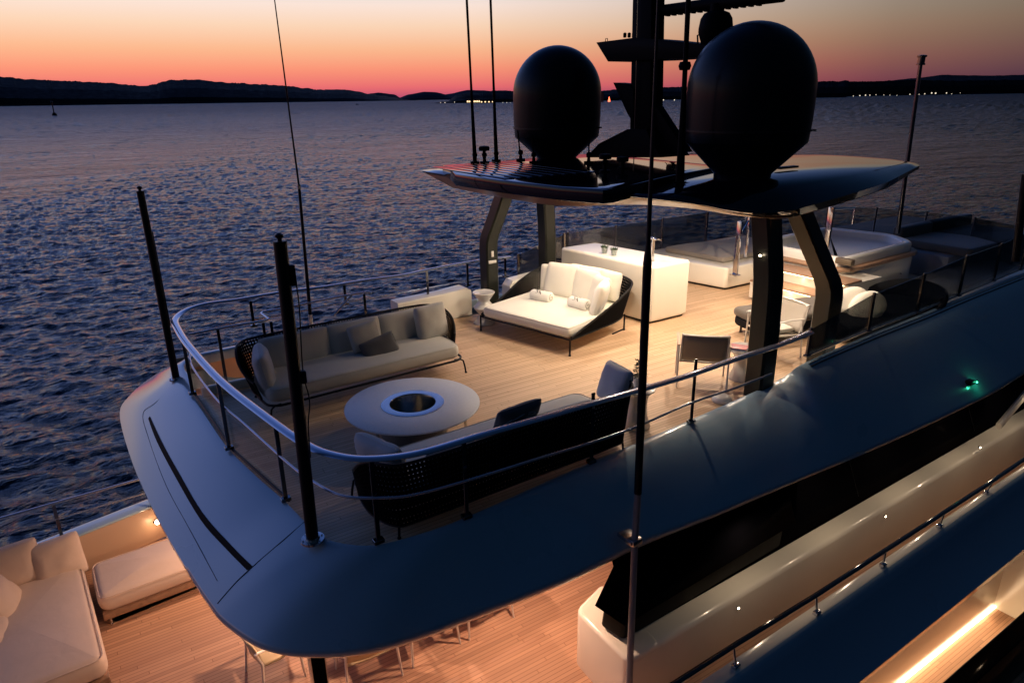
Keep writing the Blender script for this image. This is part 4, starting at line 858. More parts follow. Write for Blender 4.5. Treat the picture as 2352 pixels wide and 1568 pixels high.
def sofa(lab, o, e, L_, D_, Hb, side=1, armL=.55, armR=.55, zlo=.27, hole=.5, top_lean=.13):
    """open-weave rope sofa; x along the front edge, y towards the back; side=-1 mirrors y"""
    base = frame_of(o, e); F = lambda x, y, z: base(x, y*side, z)
    t_ = thing('rope_sofa', lab, 'sofa', F(L_/2, D_/2, 0))
    def arm_path(z, out, f0, f1):
        pts = [F(-.02-out*.5, f0, z), F(-.04-out, D_*.62, z), F(.06-out*.7, D_*.93+out*.5, z), F(.30, D_+out, z), F(L_*.5, D_+out*1.1, z), F(L_-.30, D_+out, z), F(L_-.06+out*.7, D_*.93+out*.5, z), F(L_+.04+out, D_*.62, z), F(L_+.02+out*.5, f1, z)]
        return catmull(pts, 8)
    lo = arm_path(zlo, 0, .28, .36); hi = arm_path(Hb, top_lean, .30, .42); n = len(lo)
    for i, p in enumerate(hi):
        q = min(i, n-1-i)/14; q = min(1, q); p.z = .50+(Hb-.50)*(q*q*(3-2*q))
    # dense columns
    def resample(P, m_):
        d = [0]; 
        for i in range(1, len(P)): d.append(d[-1]+(P[i]-P[i-1]).length)
        out = []; j = 0
        for k in range(m_+1):
            s_ = d[-1]*k/m_
            while j < len(P)-2 and d[j+1] < s_: j += 1
            out.append(P[j].lerp(P[j+1], (s_-d[j])/max(1e-9, d[j+1]-d[j])))
        return out
    NC, NR = 110, 13; lo, hi = resample(lo, NC), resample(hi, NC)
    weave(MB(), [[a.lerp(b2, k/NR) for a, b2 in zip(lo, hi)] for k in range(NR+1)], hole).build('woven_back', ROPE, t_, smooth=0, solid=.010)
    MB().tube(hi, .017, 8).tube(lo, .014, 8).tube([lo[0], hi[0]], .015, 8).tube([lo[-1], hi[-1]], .015, 8).build('back_frame', BLACK, t_)
    seat = [F(.12,.0,.25), F(L_-.12,.0,.25), F(L_+.0,.10,.25), F(L_+.02,.4,.25), F(L_-.02,D_*.85,.25), F(L_-.25,D_,.25), F(.25,D_,.25), F(.02,D_*.85,.25), F(-.02,.4,.25), F(0,.10,.25)]
    sp = [(p.x,p.y) for p in seat]; sp = sp if side == 1 else sp[::-1]; sp = round_poly(sp, .07, 3)
    MB().tube([(x,y,.235) for x, y in sp], .018, 8, closed=True).build('seat_frame', BLACK, t_)
    mb = MB(); padded(mb, inset(sp, .03), .24, .455, .085, .03, 5, .012); sc1 = mb.build('seat_cushion', t_mat[0], t_, smooth=70)
    MB().tube([(x,y,.436) for x, y in inset(sp, .052)], .006, 5, closed=True).build('piping', t_mat[0], sc1)
    for x, y in ((.03,.03),(L_-.03,.03),(.12,D_-.05),(L_-.12,D_-.05)):
        sx_ = 1 if x > 1 else -1; sy_ = -1 if y < .5 else 1
        MB().tube([F(x-sx_*.13, y-sy_*.02, .235), F(x-sx_*.04, y, .235), F(x+sx_*.01, y+sy_*.01, .20), F(x+(.03 if x > 1 else -.03), y-(.02 if y < .5 else -.02), .10), F(x+(.04 if x > 1 else -.04), y-(.03 if y < .5 else -.03), .0)], .013, 8).lathe(F(x+(.04 if x > 1 else -.04), y-(.03 if y < .5 else -.03), 0), [(.02,0),(.02,.012),(.014,.014)], 10).build('leg', BLACK, t_)
    return t_, F
t_mat = [GREYF]
# --- port sofa (A)
oA = V((1.70,8.53,0)); eA = V((.999,.045,0))
tA, FA = sofa('long grey rope-back sofa facing the round fire table from the port side', oA, eA, 2.98, 1.05, .84)
for x0_, x1_ in ((.22,1.20),(1.20,2.02),(2.02,2.80)):
    pillow(MB(), FA((x0_+x1_)/2, .92, .625), FA(1,0,0)-FA(0,0,0), (FA(0,.28,1)-FA(0,0,0)), x1_-x0_+.07, .52, .22, seed=int(x0_*9), rough=.01).build('back_cushion', GREYF, tA, smooth=70)
dA = lambda x, y, z: FA(x,y,z)-FA(0,0,0)
pillow(MB(), FA(.12,.52,.62), dA(.25,1,0), dA(-.14,.02,1), .72, .52, .24, seed=4, rough=.02).build('arm_cushion', BLUEG, tA, smooth=70)
cushion('scatter_cushion', 'big square pale grey cushion at the bow end of the port sofa', at(990,738,y=9.38), dA(1,.10,0), dA(.0,.22,1), .58, .56, .24, PALEF, seed=2, group='cushions on the port sofa', rough=.02)
cushion('scatter_cushion', 'small pale cushion leaning behind the dark fringed cushion', at(838,772,y=9.25), dA(1,.05,.10), dA(-.12,.3,1), .50, .42, .16, PALEF, seed=5, group='cushions on the port sofa', rough=.015)
cushion('scatter_cushion', 'dark grey fringed cushion lying tilted in the middle of the port sofa', at(872,800,y=9.05), dA(1,.02,.20), dA(-.20,.45,1), .56, .36, .14, DARKF, seed=6, fringe=True, group='cushions on the port sofa', rough=.015)
# --- starboard sofa (B), back to the camera
oB = V((1.96,6.27,0)); eB = V((.999,.035,0))
tB, FB = sofa('black rope-back sofa seen from behind along the starboard guard rail', oB, eB, 3.12, .98, .84, side=-1, top_lean=.10, zlo=.13, hole=.36)
dB = lambda x, y, z: FB(x,y,z)-FB(0,0,0)
pillow(MB(), FB(.16,.50,.62), dB(.3,1,0), dB(-.2,.1,1), .66, .50, .24, seed=14, rough=.02).build('arm_cushion', BLUEG, tB, smooth=70)
for x0_, x1_ in ((.45,1.5),(1.5,2.6)):
    pillow(MB(), FB((x0_+x1_)/2, .84, .585), dB(1,0,0), dB(0,.25,1), x1_-x0_+.03, .40, .18, seed=int(x0_*9)+2, rough=.01).build('back_cushion', GREYF, tB, smooth=70)
c = at(1412,882,y=5.75); cushion('scatter_cushion', 'large grey cushion standing on its corner at the bow end of the starboard sofa', c, V((.1,1,.0)), V((.35,.1,1)), .50, .50, .22, BLUEG, seed=8, group='cushions on the starboard sofa', rough=.02)
MARK = mat('print_white', (.5,.52,.56), .8)
c = at(1187,958,y=5.62); X = V((1,.05,.02)).normalized(); Y = V((0,-.45,1)).normalized(); Z = X.cross(Y)
pc_ = pillow(MB(), c, X, Y, .60, .38, .15, seed=9).build('scatter_cushion', DARKF, None, smooth=70); tag(pc_, 'dark cushion with a pale brushstroke print leaning on the starboard sofa back', 'cushion', 'cushions on the starboard sofa')
mb = MB()
for k in range(5):
    a_ = c+X*(-.16+.08*k)+Y*(-.08+.03*(k%2))+V((0,0,.0)); pts = [a_+X*.10*math.sin(q*1.3+k)+Y*.035*q for q in range(6)]
    for s_ in (1,): mb.tube([p+Z*s_*.078 for p in catmull(pts, 3)], .006, 4, ry=.002)
mb.build('print', MARK, pc_)
# --- round fire table
c = (at(780,940,z=.38)+at(1100,920,z=.38)+at(940,868,z=.38)+at(940,998,z=.38))/4; c = V((3.17,7.30,0))
ft = thing('fire_table', 'round grey-white table with a steel fire bowl set in its middle', 'table', c)
Rt = .845; rb = .36
MB().lathe(c, [(rb-.02,.365),(Rt-.012,.365),(Rt,.372),(Rt,.388),(Rt-.008,.394),(rb,.394)], 72, caps=False).build('table_top', STONE, ft, smooth=40)
MB().lathe(c, [(rb-.07,.400),(rb+.01,.402),(rb+.035,.399),(rb+.035,.395)], 64, caps=False).build('steel_collar', BRUSH, ft, smooth=60)
MB().lathe(c, [(rb-.07,.400),(rb-.08,.38),(rb-.085,.16),(rb-.12,.12),(.002,.11)], 64, caps=False).build('fire_bowl', mat('bowl_steel', (.30,.29,.27), .22, metal=1), ft, smooth=40)
MB().lathe(c, [(.235,.122),(.235,.135),(.15,.14),(.14,.16),(.10,.165),(.002,.165)], 32).build('burner', MASTB, ft)
MB().lathe(c, [(.42,.0),(.42,.02),(.40,.10),(.39,.364)], 48, caps=False).build('drum', mat('drum_grey', (.10,.10,.10), .4), ft)
for k in range(3):
    a = R_(-35+120*k); d = V((math.cos(a), math.sin(a), 0))
    MB().lathe(c+d*.66, [(.075,0),(.075,.012),(.02,.02),(.016,.364)], 20).build('leg', STEEL, ft)
# --- daybed
o = at(1103,760,z=0); o2 = at(1307,818,z=0); w_ = o2-o; w_.z = 0; W_ = w_.length; e1 = w_.normalized(); n1 = V((-e1.y,e1.x,0)); Fd = lambda x, y, z: o+e1*x+n1*y+V((0,0,z)); Dd = 1.86
if n1.x < 0: n1 = -n1
db = thing('daybed', 'wide cream daybed with a black rope shell, two rolled towels and a pile of cushions', 'daybed', Fd(W_/2,1,0))
lo = catmull([Fd(0,.05,.27), Fd(-.02,.7,.27), Fd(-.02,1.35,.27), Fd(.12,1.75,.27), Fd(.5,Dd+.05,.27), Fd(W_/2,Dd+.10,.27), Fd(W_-.5,Dd+.05,.27), Fd(W_-.12,1.75,.27), Fd(W_+.02,1.35,.27), Fd(W_+.02,.7,.27), Fd(W_,.05,.27)], 8)
hi = catmull([Fd(0,.05,.31), Fd(-.05,.7,.50), Fd(-.10,1.35,.72), Fd(-.0,1.85,.86), Fd(.45,Dd+.22,.90), Fd(W_/2,Dd+.26,.90), Fd(W_-.45,Dd+.22,.90), Fd(W_+.0,1.85,.86), Fd(W_+.10,1.35,.72), Fd(W_+.05,.7,.50), Fd(W_,.05,.31)], 8)
def resample(P, m_):
    d = [0]
    for i in range(1, len(P)): d.append(d[-1]+(P[i]-P[i-1]).length)
    out = []; j = 0
    for k in range(m_+1):
        s_ = d[-1]*k/m_
        while j < len(P)-2 and d[j+1] < s_: j += 1
        out.append(P[j].lerp(P[j+1], (s_-d[j])/max(1e-9, d[j+1]-d[j])))
    return out
l2, h2 = resample(lo, 130), resample(hi, 130)
weave(MB(), [[a.lerp(b2, k/13) for a, b2 in zip(l2, h2)] for k in range(14)], .5).build('woven_shell', ROPE, db, smooth=0, solid=.012)
MB().tube(hi, .018, 8).tube(lo, .016, 8).tube([Fd(0,.03,.27), Fd(W_,.03,.27)], .016, 8).build('frame', BLACK, db)
for x, y in ((.0,.02),(W_,.02),(.05,1.72),(W_-.05,1.72)): MB().tube([Fd(x,y,.30), Fd(x,y,0)], .016, 8).lathe(Fd(x,y,0), [(.022,0),(.022,.015),(.016,.02)], 10).build('leg', BLACK, db)
MB().tube([Fd(W_-.05,1.72,.02), Fd(W_-.05,1.35,.02)], .012, 8).tube([Fd(.05,1.72,.02), Fd(.05,1.35,.02)], .012, 8).build('runner', BLACK, db)
pp = [Fd(.03,.02,0),Fd(W_-.03,.02,0),Fd(W_-.03,1.7,0),Fd(W_-.5,Dd+.0,0),Fd(.5,Dd+.0,0),Fd(.03,1.7,0)]; pp = [(p.x,p.y) for p in pp]
area = sum(pp[i-1][0]*pp[i][1]-pp[i][0]*pp[i-1][1] for i in range(len(pp)))
if area < 0: pp = pp[::-1]
mb = MB(); padded(mb, round_poly(pp, .10, 4), .275, .47, .08, .02, 5, .012); mt_ = mb.build('mattress', OFFW, db, smooth=70)
MB().tube([(x,y,.452) for x, y in inset(round_poly(pp,.10,4), .022)], .006, 5, closed=True).build('piping', OFFW, mt_)
dv = lambda x, y, z: e1*x+n1*y+V((0,0,z))
G = 'cream cushions along the daybed back'
cs = [('small cream cushion tucked at the port end of the daybed back', (.36,1.62,.68), (1,.5,0), (0,.25,1), .42,.46,.18,1),
      ('large square cream cushion at the left, above the left rolled towel', (.66,1.50,.70), (1,.06,.03), (0,.35,1), .62,.58,.22,2),
      ('broad cream cushion behind the two front ones in the middle of the daybed', (1.0,1.80,.69), (1,0,0), (0,.2,1), .66,.50,.18,3),
      ('upright cream cushion at the centre right, above the right rolled towel', (1.22,1.50,.68), (1,-.10,.0), (0,.30,1), .50,.56,.20,4),
      ('flat cream cushion behind the right end of the daybed row', (1.52,1.78,.70), (1,-.2,0), (0,.2,1), .55,.48,.16,5),
      ('leaning cream cushion second from the starboard end of the daybed', (1.60,1.38,.67), (1,-.55,.05), (.1,.30,1), .50,.52,.19,6),
      ('cream cushion turned edge-on at the starboard end of the daybed', (1.84,1.08,.67), (.45,-1,0), (.25,.1,1), .54,.50,.20,7)]
for lab, p, X, Y, a, b2, t, sd in cs:
    cushion('scatter_cushion', lab, Fd(*p)+n1*.05+V((0,0,.045)), dv(*X), dv(*Y), a*1.16, b2*1.16, t*1.15, OFFW, G, seed=sd, rough=.02)
def towel(lab, u0, v0, u1, v1):
    a, b2 = at(u0,v0,z=.56), at(u1,v1,z=.56); t_ = thing('rolled_towel', lab, 'towel', (a+b2)/2-V((0,0,.085)), 'rolled towels on the daybed'); r = .104; d = (b2-a).normalized(); up_ = V((0,0,1)); sd = d.cross(up_)
    rows_ = []
    for s_, q in ((0,.6),(0.012,.9),(.05,1),(.5,1.02),(.95,1),(.988,.9),(1,.6)):
        rows_.append([a.lerp(b2, s_)+sd*r*q*math.cos(6.283*k/28)+up_*r*q*math.sin(6.283*k/28) for k in range(28)])
    MB().rings(rows_).build('roll', TOWEL, t_, smooth=60)
    mb_ = MB()
    for en, s_ in ((a,-1),(b2,1)):
        mb_.tube([en+d*s_*.004+sd*(.012+.0042*k)*math.cos(k*.55)+up_*(.012+.0042*k)*math.sin(k*.55) for k in range(15)], .006, 5)
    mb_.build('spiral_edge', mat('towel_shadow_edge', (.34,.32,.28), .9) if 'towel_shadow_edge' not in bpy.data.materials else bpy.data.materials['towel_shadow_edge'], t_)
    # monogram: a thin s and a reversed hooked stroke
    cen_ = a.lerp(b2, .45); 
    def onroll(x, y): ang = math.pi/2+.18-y/r; return cen_+d*x+sd*(r*1.03+.0015)*math.cos(ang)*(-1 if False else 1)+up_*(r*1.03+.0015)*math.sin(ang)
    # y grows away from the camera
    camside = 1 if (CAM-cen_).dot(sd) > 0 else -1
    def on(x, y): ang = math.pi/2-camside*(.45-y/r); return cen_+d*x*(1 if d.dot(RV) > 0 else -1)+sd*(r*1.02+.002)*math.cos(ang)+up_*(r*1.02+.002)*math.sin(ang)
    S_ = [(-.012,.038),(-.035,.044),(-.052,.030),(-.040,.010),(-.018,-.006),(-.022,-.026),(-.050,-.034)]
    C_ = [(.045,.046),(.018,.036),(.006,.010),(.016,-.014),(.048,-.040)]; C2_ = [(.012,.004),(.030,-.010),(.040,-.028)]
    mb_ = MB()
    for P_, w2_ in ((S_,.0065),(C_,.0065),(C2_,.0045)): mb_.tube(catmull([on(p[0]*1.35,p[1]*1.3) for p in P_], 5), w2_, 6, ry=.002)
    mb_.build('monogram', BLACK, t_)
towel('rolled white towel with a dark monogram, the left of the two on the daybed', 1222,676,1266,684)
towel('rolled white towel with a dark monogram, the right of the two on the daybed', 1310,692,1350,702)
# --- hourglass side table
c = at(1113,741,z=0)
t_ = thing('side_table', 'white hourglass side table between the bulwark and the daybed', 'side table', c)
MB().lathe(c, [(.20,0),(.205,.01),(.10,.15),(.095,.17),(.20,.30),(.205,.32),(.20,.33),(.11,.42),(.105,.45),(.205,.585),(.208,.60),(.20,.605),(.19,.60)], 40).build('table_body', CERAM, t_, smooth=50)
# --- starboard side table with plant
c = at(1466,985,z=0); c = V((5.62,5.83,0)); zt = .60
t_ = thing('side_table', 'white tapered side table carrying a plant beside the starboard sofa', 'side table', c)
MB().lathe(c, [(.17,0),(.175,.01),(.13,.14),(.115,.28),(.13,.42),(.19,.50),(.215,.515),(.215,.53),(.20,.535)], 36).build('table_body', CERAM, t_, smooth=50)
pot('potted_succulent', 'jade plant in a white pot on the table by the grey corner cushion', V((c.x+.02,c.y+.02,.535)), .085, .15, CERAM, 'jade')
# --- second table with magazines, between the armchairs
c = V((8.0,6.12,0)); t_ = thing('side_table', 'white tapered table with magazines, half hidden behind the dark aft leg', 'side table', c)
MB().lathe(c, [(.20,0),(.205,.01),(.15,.14),(.12,.26),(.15,.38),(.24,.455),(.26,.465),(.26,.48),(.25,.485)], 36).build('table_body', CERAM, t_, smooth=50)
MAG1 = mat('magazine_red', (.5,.12,.12), .4); MAG2 = mat('magazine_white', (.7,.7,.7), .4); MAG3 = mat('magazine_blue', (.10,.18,.35), .4)
for k, (m_, lab) in enumerate(((MAG2,'white magazine at the bottom of the stack on the tapered table'),(MAG3,'blue magazine in the middle of the stack on the tapered table'),(MAG1,'red covered magazine on top of the stack on the tapered table'),)):
    a = .3+.12*k; ob = MB().box((c.x-.13,c.y+.02,.492+.014*k), (.20,.27,.012), ax=(math.cos(a),math.sin(a),0), ay=(-math.sin(a),math.cos(a),0)).build('magazine', m_, bevel=.002); tag(ob, lab, 'magazine', 'stack of magazines')
c = V((7.1,5.72,0)); t_ = thing('white_table_base', 'low rounded white table base by the starboard coaming under the rail', 'lamp', c)
MB().lathe(c, [(.12,0),(.14,.02),(.13,.07),(.08,.10),(.02,.11)], 24).build('base', CERAM, t_, smooth=60)  # white base of a round table, not a lamp
# --- armchairs
def armchair(lab, F, mt_back, frame_m, arm_m, seat_cush=None):
    """x across, y forward, z up; seat at .42"""
    t_ = thing('armchair', lab, 'chair', F(0,0,0))
    r = .014; Wc = .35
    for s_ in (-1, 1):
        MB().tube([F(s_*Wc,.26,0), F(s_*Wc,.24,.64)], r, 8).build('leg', frame_m, t_)
        MB().tube([F(s_*(Wc-.0),-.28,0), F(s_*Wc,-.22,.64)], r, 8).build('leg', frame_m, t_)
        MB().tube([F(s_*Wc,.28,.655), F(s_*Wc,0,.665), F(s_*Wc,-.26,.65)], .026, 8, ry=.010).build('armrest', arm_m, t_)
        MB().tube([F(s_*(Wc-.03),.24,.42), F(s_*(Wc-.03),-.20,.38), F(s_*(Wc-.03),-.30,.60), F(s_*(Wc-.035),-.37,.86)], r, 8).build('side_frame', frame_m, t_)
    MB().tube([F(-Wc+.03,.24,.41), F(Wc-.03,.24,.41)], r, 8).tube([F(-Wc+.03,-.18,.375), F(Wc-.03,-.18,.375)], r, 8).build('cross_bar', frame_m, t_)
    rows_ = []
    for y, z in ((.24,.425),(.10,.415),(-.08,.395),(-.20,.39)): rows_.append([F(-Wc+.035+(2*Wc-.07)*k/8, y, z-.012*math.sin(math.pi*k/8)) for k in range(9)])
    MB().grid(rows_).build('seat_sling', mt_back, t_, solid=.012)
    rows_ = []
    for y, z in ((-.215,.42),(-.25,.50),(-.29,.60),(-.33,.72),(-.362,.83)): rows_.append([F(-Wc+.035+(2*Wc-.07)*k/8, y-.035*math.sin(math.pi*k/8), z) for k in range(9)])
    MB().grid(rows_).build('back_sling', mt_back, t_, solid=.010)
    MB().tube([F(-Wc+.035+(2*Wc-.07)*k/8, -.365-.035*math.sin(math.pi*k/8), .845) for k in range(9)], .028, 8, ry=.012).build('top_rail', frame_m, t_, smooth=60)
    if seat_cush:
        mb_ = MB(); P_ = [F(-.24,-.20,0),F(.24,-.20,0),F(.24,.24,0),F(-.24,.24,0)]; P_ = [(p.x,p.y) for p in P_]
        if sum(P_[i-1][0]*P_[i][1]-P_[i][0]*P_[i-1][1] for i in range(4)) < 0: P_ = P_[::-1]
        padded(mb_, round_poly(P_, .06), .42, .49, .03, .01); mb_.build('seat_cushion', seat_cush, t_, smooth=70)
    return t_
CHF = mat('white_aluminium', (.66,.62,.56), .35, metal=.0, coat=.3); ARMW = mat('pale_teak_arm', (.60,.40,.27), .5, var=.15, vscale=20)
a, b2 = V((6.97,6.40,0)), V((7.42,5.96,0)); e = (b2-a).normalized(); n = V((-e.y,e.x,0)); n = n if n.x > 0 else -n
cc = (a+b2)/2+n*.28; Fc = lambda x, y, z: cc+e*x+n*y+V((0,0,z))
armchair('white framed armchair with a taupe mesh back turned to the camera', Fc, MESHF, CHF, ARMW)
cc2 = V((9.25,6.55,0)); e2 = V((math.cos(R_(-100)), math.sin(R_(-100)),0)); n2 = V((-e2.y,e2.x,0)); n2 = -n2 if n2.x > 0 else n2
Fc2 = lambda x, y, z: cc2+e2*x+n2*y+V((0,0,z))
armchair('cream framed armchair with a padded seat between the two dark legs', Fc2, mat('cream_sling', (.55,.50,.42), .7), CHF, CHF, OFFW)
# --- chaise longue behind the armchairs and lounge pod
c0 = V((10.9,7.0,0)); Fl = frame_of(V((9.35,7.35,0)), V((.96,-.28,0)))
Fl = frame_of(V((9.50,7.30,0)), V((.975,-.22,0)))
t_ = thing('chaise_longue', 'low taupe chaise longue with a rounded black foot end behind the aft leg', 'chaise', Fl(.9,.4,0))
P_ = [Fl(0,-.42,0),Fl(1.9,-.42,0),Fl(1.9,.40,0),Fl(0,.40,0)]; P_ = [(p.x,p.y) for p in P_]
mb = MB(); padded(mb, round_poly(P_, .18), .14, .34, .07, 0); mb.build('base', LOUNGE, t_, smooth=60)
mb = MB(); padded(mb, round_poly(inset(P_, -.03), .2), .32, .46, .06, .015, 4, .01); mb.build('seat_cushion', TAUPE2, t_, smooth=60)
for x in (.15,1.75):
    for y in (-.3,.3): MB().tube([Fl(x,y,.2), Fl(x,y,0)], .02, 8).build('leg', BLACK, t_)
Fp = frame_of(V((10.75,6.15,0)), V((.985,-.02,0)))
t_ = thing('lounge_pod', 'dark oval lounge seat with a swept-up back, behind the starboard glass', 'lounge seat', Fp(1.2,.3,0))
P_ = [(p.x,p.y) for p in [Fp(-.3,-.45,0),Fp(2.0,-.40,0),Fp(2.35,.2,0),Fp(1.9,.75,0),Fp(-.1,.78,0)]]
mb = MB(); padded(mb, round_poly(P_, .35, 6), .12, .42, .12, .02, 5); mb.build('seat', LOUNGE, t_, smooth=60)
lo = catmull([Fp(.9,-.50,.25), Fp(1.7,-.50,.25), Fp(2.2,-.25,.25), Fp(2.42,.2,.25), Fp(2.2,.6,.25), Fp(1.7,.82,.25), Fp(.9,.86,.25)], 6)
hi = catmull([Fp(.9,-.56,.40), Fp(1.75,-.56,.50), Fp(2.3,-.28,.64), Fp(2.52,.2,.68), Fp(2.3,.64,.64), Fp(1.75,.88,.50), Fp(.9,.92,.40)], 6)
MB().grid([lo, [a.lerp(b2,.5)+V((0,0,-.02)) for a, b2 in zip(lo, hi)], hi]).build('back_shell', LOUNGE, t_, smooth=60, solid=.07)
MB().tube([Fp(.1,-.2,.15), Fp(.1,-.2,0)], .02, 8).tube([Fp(1.9,-.1,.15), Fp(1.9,-.1,0)], .02, 8).build('legs', BLACK, t_) if False else None
cushion('round_cushion', 'cream oval cushion on the lounge pod, the one nearer the dark fore leg', at(1955,692,y=6.45), V((.75,-.45,.35)), V((.2,.5,.8)), .62, .50, .26, OFFW, 'oval cushions on the lounge pod', seed=31, round_=1)
cushion('round_cushion', 'cream oval cushion partly behind the smoked glass of the lounge pod', at(1992,705,y=6.15), V((.75,-.30,.45)), V((.1,.5,.8)), .64, .52, .28, OFFW, 'oval cushions on the lounge pod', seed=33, round_=1)

# green running light on the starboard side
def hit_skin(u, v, k0=16, k1=27):
    best = None
    for kk in range(int(k0*12), int(k1*12)):
        for tt in range(0, 51):
            q_ = skin(kk/12, tt/50); q = q_-CAM; ww = q.dot(fw); e = (CX+FPX*q.dot(RV)/ww-u)**2+(CY-FPX*q.dot(UV)/ww-v)**2
            if best is None or e < best[0]: best = (e, q_)
    return best[1]
p = hit_skin(2230, 876)
t_ = thing('starboard_light', 'small glowing green navigation light on the starboard shell', 'navigation light', p)
MB().box(p+V((-.05,-.02,.03)), (.14,.10,.08)).build('housing', BLACK, t_, bevel=.015)
MB().lathe(p+V((.04,-.08,.03)), [(.003,-.010),(.009,-.007),(.011,0),(.009,.007),(.003,.010)], 12).build('lens', emis('green_glow', (.05,1,.45), 14), t_)
lamp('POINT', p+V((.10,-.14,.02)), 0.28, (.05,1,.5), None, .02)
# ================================================================== LOWER (AFT) DECK
ZL = -2.7
tag(MB().prism([(-7,3.4),(20,3.4),(20,4.6),(4.2,4.62),(4.2,10.4),(1.2,11.0),(-7,10.6)][::-1] if False else [(-7,3.4),(20,3.4),(20,11),(4.6,10.9),(1.0,11.05),(-7,10.9)], ZL-.2, ZL).build('lower_deck', TEAK2, smooth=0), kind='structure')
# port bulwark and rail of the lower deck
lb = thing('lower_bulwark', 'cream bulwark of the lower deck behind the low sofa at the left edge', 'bulwark', (-2,10.9,ZL))
P0, P1 = at(184,1231,z=-2.08), at(346,1166,z=-2.08); d = (P1-P0).normalized(); A_, B_ = P0-d*5, P1+d*.35; nn = V((-d.y,d.x,0))
MB().hexa([V((A_.x,A_.y,ZL)), V((B_.x,B_.y,ZL)), V((B_.x,B_.y,ZL))+nn*.22, V((A_.x,A_.y,ZL))+nn*.22], [A_, B_, B_+nn*.22, A_+nn*.22]).build('panel', mat('shaded_bulwark_panel', (.46,.31,.21), .4), lb, bevel=.03)  # panel coloured darker and tan for the weak light around the lamp
MB().hexa([A_-nn*.02+V((0,0,.004)), B_-nn*.02+V((0,0,.004)), B_+nn*.25+V((0,0,.004)), A_+nn*.25+V((0,0,.004))], [A_-nn*.02+V((0,0,.04)), B_-nn*.02+V((0,0,.04)), B_+nn*.25+V((0,0,.04)), A_+nn*.25+V((0,0,.04))]).build('cap', SHELL, lb, bevel=.012)
lr = thing('lower_rail', 'steel guard rail over the lower deck bulwark at the left edge', 'guard rail', (-2,10.9,-1.7))
ra_, rb_ = at(0,1190,z=-1.5), at(310,1103,z=-1.5); dd = (rb_-ra_); 
MB().tube([ra_-dd*.6, rb_+dd*.3], .028, 10, ry=.018).build('handrail', RAILM, lr); 
rc_, re_ = at(150,1240,z=-1.50), at(340,1152-18,z=-1.50)
MB().tube([ra_-dd*.6+V((0,0,-.26)), rb_+dd*.3+V((0,0,-.26))], .012, 8).build('mid_rail', RAILM, lr)
for f_ in (.37, -.35, 1.1): q = ra_+dd*f_; MB().box((q.x,q.y,-1.77), (.045,.02,.55)).build('stanchion', DARKSTEEL, lr)
# bulkhead lamp
p = at(361,1198,y=P1.y-.02+.0); t_ = thing('bulkhead_lamp', 'bright round warm lamp set in the lower bulwark beside the bench cushion', 'lamp', p)
MB().tube([p+V((0,.03,0)), p+V((0,-.012,0))], .045, 18).build('bezel', STEEL, t_); MB().tube([p+V((0,-.01,0)), p+V((0,-.02,0))], .034, 18).build('lens', LEDW, t_)
lamp('POINT', p+V((0,-.12,0)), 2.2, (1,.62,.34), None, .03)
# L shaped low sofa: bench along the bulwark, chaise with cushions at the left edge
def lowsofa(lab, P, z0, z1, zb0, mt, name='low_sofa', crown=.05):
    t_ = thing(name, lab, 'sofa', (sum(p[0] for p in P)/len(P), sum(p[1] for p in P)/len(P), ZL)); P = [(p[0],p[1]) for p in P]
    if sum(P[i-1][0]*P[i][1]-P[i][0]*P[i-1][1] for i in range(len(P))) < 0: P = P[::-1]
    mb = MB(); padded(mb, round_poly(P, .16), z0, z1, .125, crown, 6, .018); mm_ = mb.build('mattress', mt, t_, smooth=70)
    MB().tube([(x,y,z1-.022) for x, y in inset(round_poly(P,.16), .03)], .008, 5, closed=True).build('piping', mt, mm_)
    MB().prism(inset(round_poly(P,.04), .02), zb0, z0-.004).build('wood_base', TEAKT, t_, bevel=.01)
    MB().prism(inset(round_poly(P,.04), .16), ZL, zb0).build('plinth', BLACK, t_)
    for p in inset(round_poly(P,.04), .10)[::6]: MB().lathe(V((p[0],p[1],ZL)), [(.03,0),(.03,.02),(.02,.03),(.02,.12)], 10).build('foot', STEEL, t_)
    return t_
zs = ZL+.44
n1_ = at(206,1272,z=zs); n2_ = at(232,1398,z=zs-.12); n3_ = at(438,1322,z=zs-.12); n4_ = at(372,1212,z=zs)
fx = V((n3_.x-n2_.x, n3_.y-n2_.y, 0)).normalized(); fn = V((-fx.y,fx.x,0)); L2 = 1.75
a0_ = V((n2_.x-.02,n2_.y,0)); bench = [a0_, a0_+fx*L2, a0_+fx*L2+fn*.98, a0_+fn*.98]
lowsofa('low bench sofa with a long sand cushion along the lower deck bulwark', bench, ZL+.20, zs+.02, ZL+.10, SANDF)
c1_ = a0_-fx*.05; ch = [c1_+fn*.95, c1_-fn*1.75-fx*.0, c1_-fn*1.75-fx*1.35, c1_+fn*.95-fx*1.35]
c_tr = at(190,1300,z=zs+.04); c_br = at(243,1500,z=zs+.04); dcx = V((c_br.x-c_tr.x, c_br.y-c_tr.y, 0)).normalized()
ch = [c_tr+fn*.22, c_br+dcx*.10, c_br+dcx*.10-fx*1.6, c_tr+fn*.22-fx*1.6]
lowsofa('wide sand coloured chaise with cushions cut off at the lower left corner', ch, ZL+.20, zs+.06, ZL+.10, SANDF, crown=.06)
ys0 = c_tr.y+.10
def low_c(lab, u, v, yo_, X, Y, a_, b_, t__, sd): cushion('scatter_cushion', lab, at(u, v, y=ys0+yo_), X, Y, a_, b_, t__, SANDF, 'cushions on the lower deck chaise', seed=sd, rough=.022)
low_c('square sand cushion standing at the right on the lower deck chaise', 132, 1285, .02, V((1,.12,.03)), V((.02,.38,1)), .66, .64, .32, 41)
low_c('sand cushion cut off at the left edge beside the standing square one', 26, 1300, .04, V((1,.10,.0)), V((.0,.40,1)), .70, .62, .32, 42)
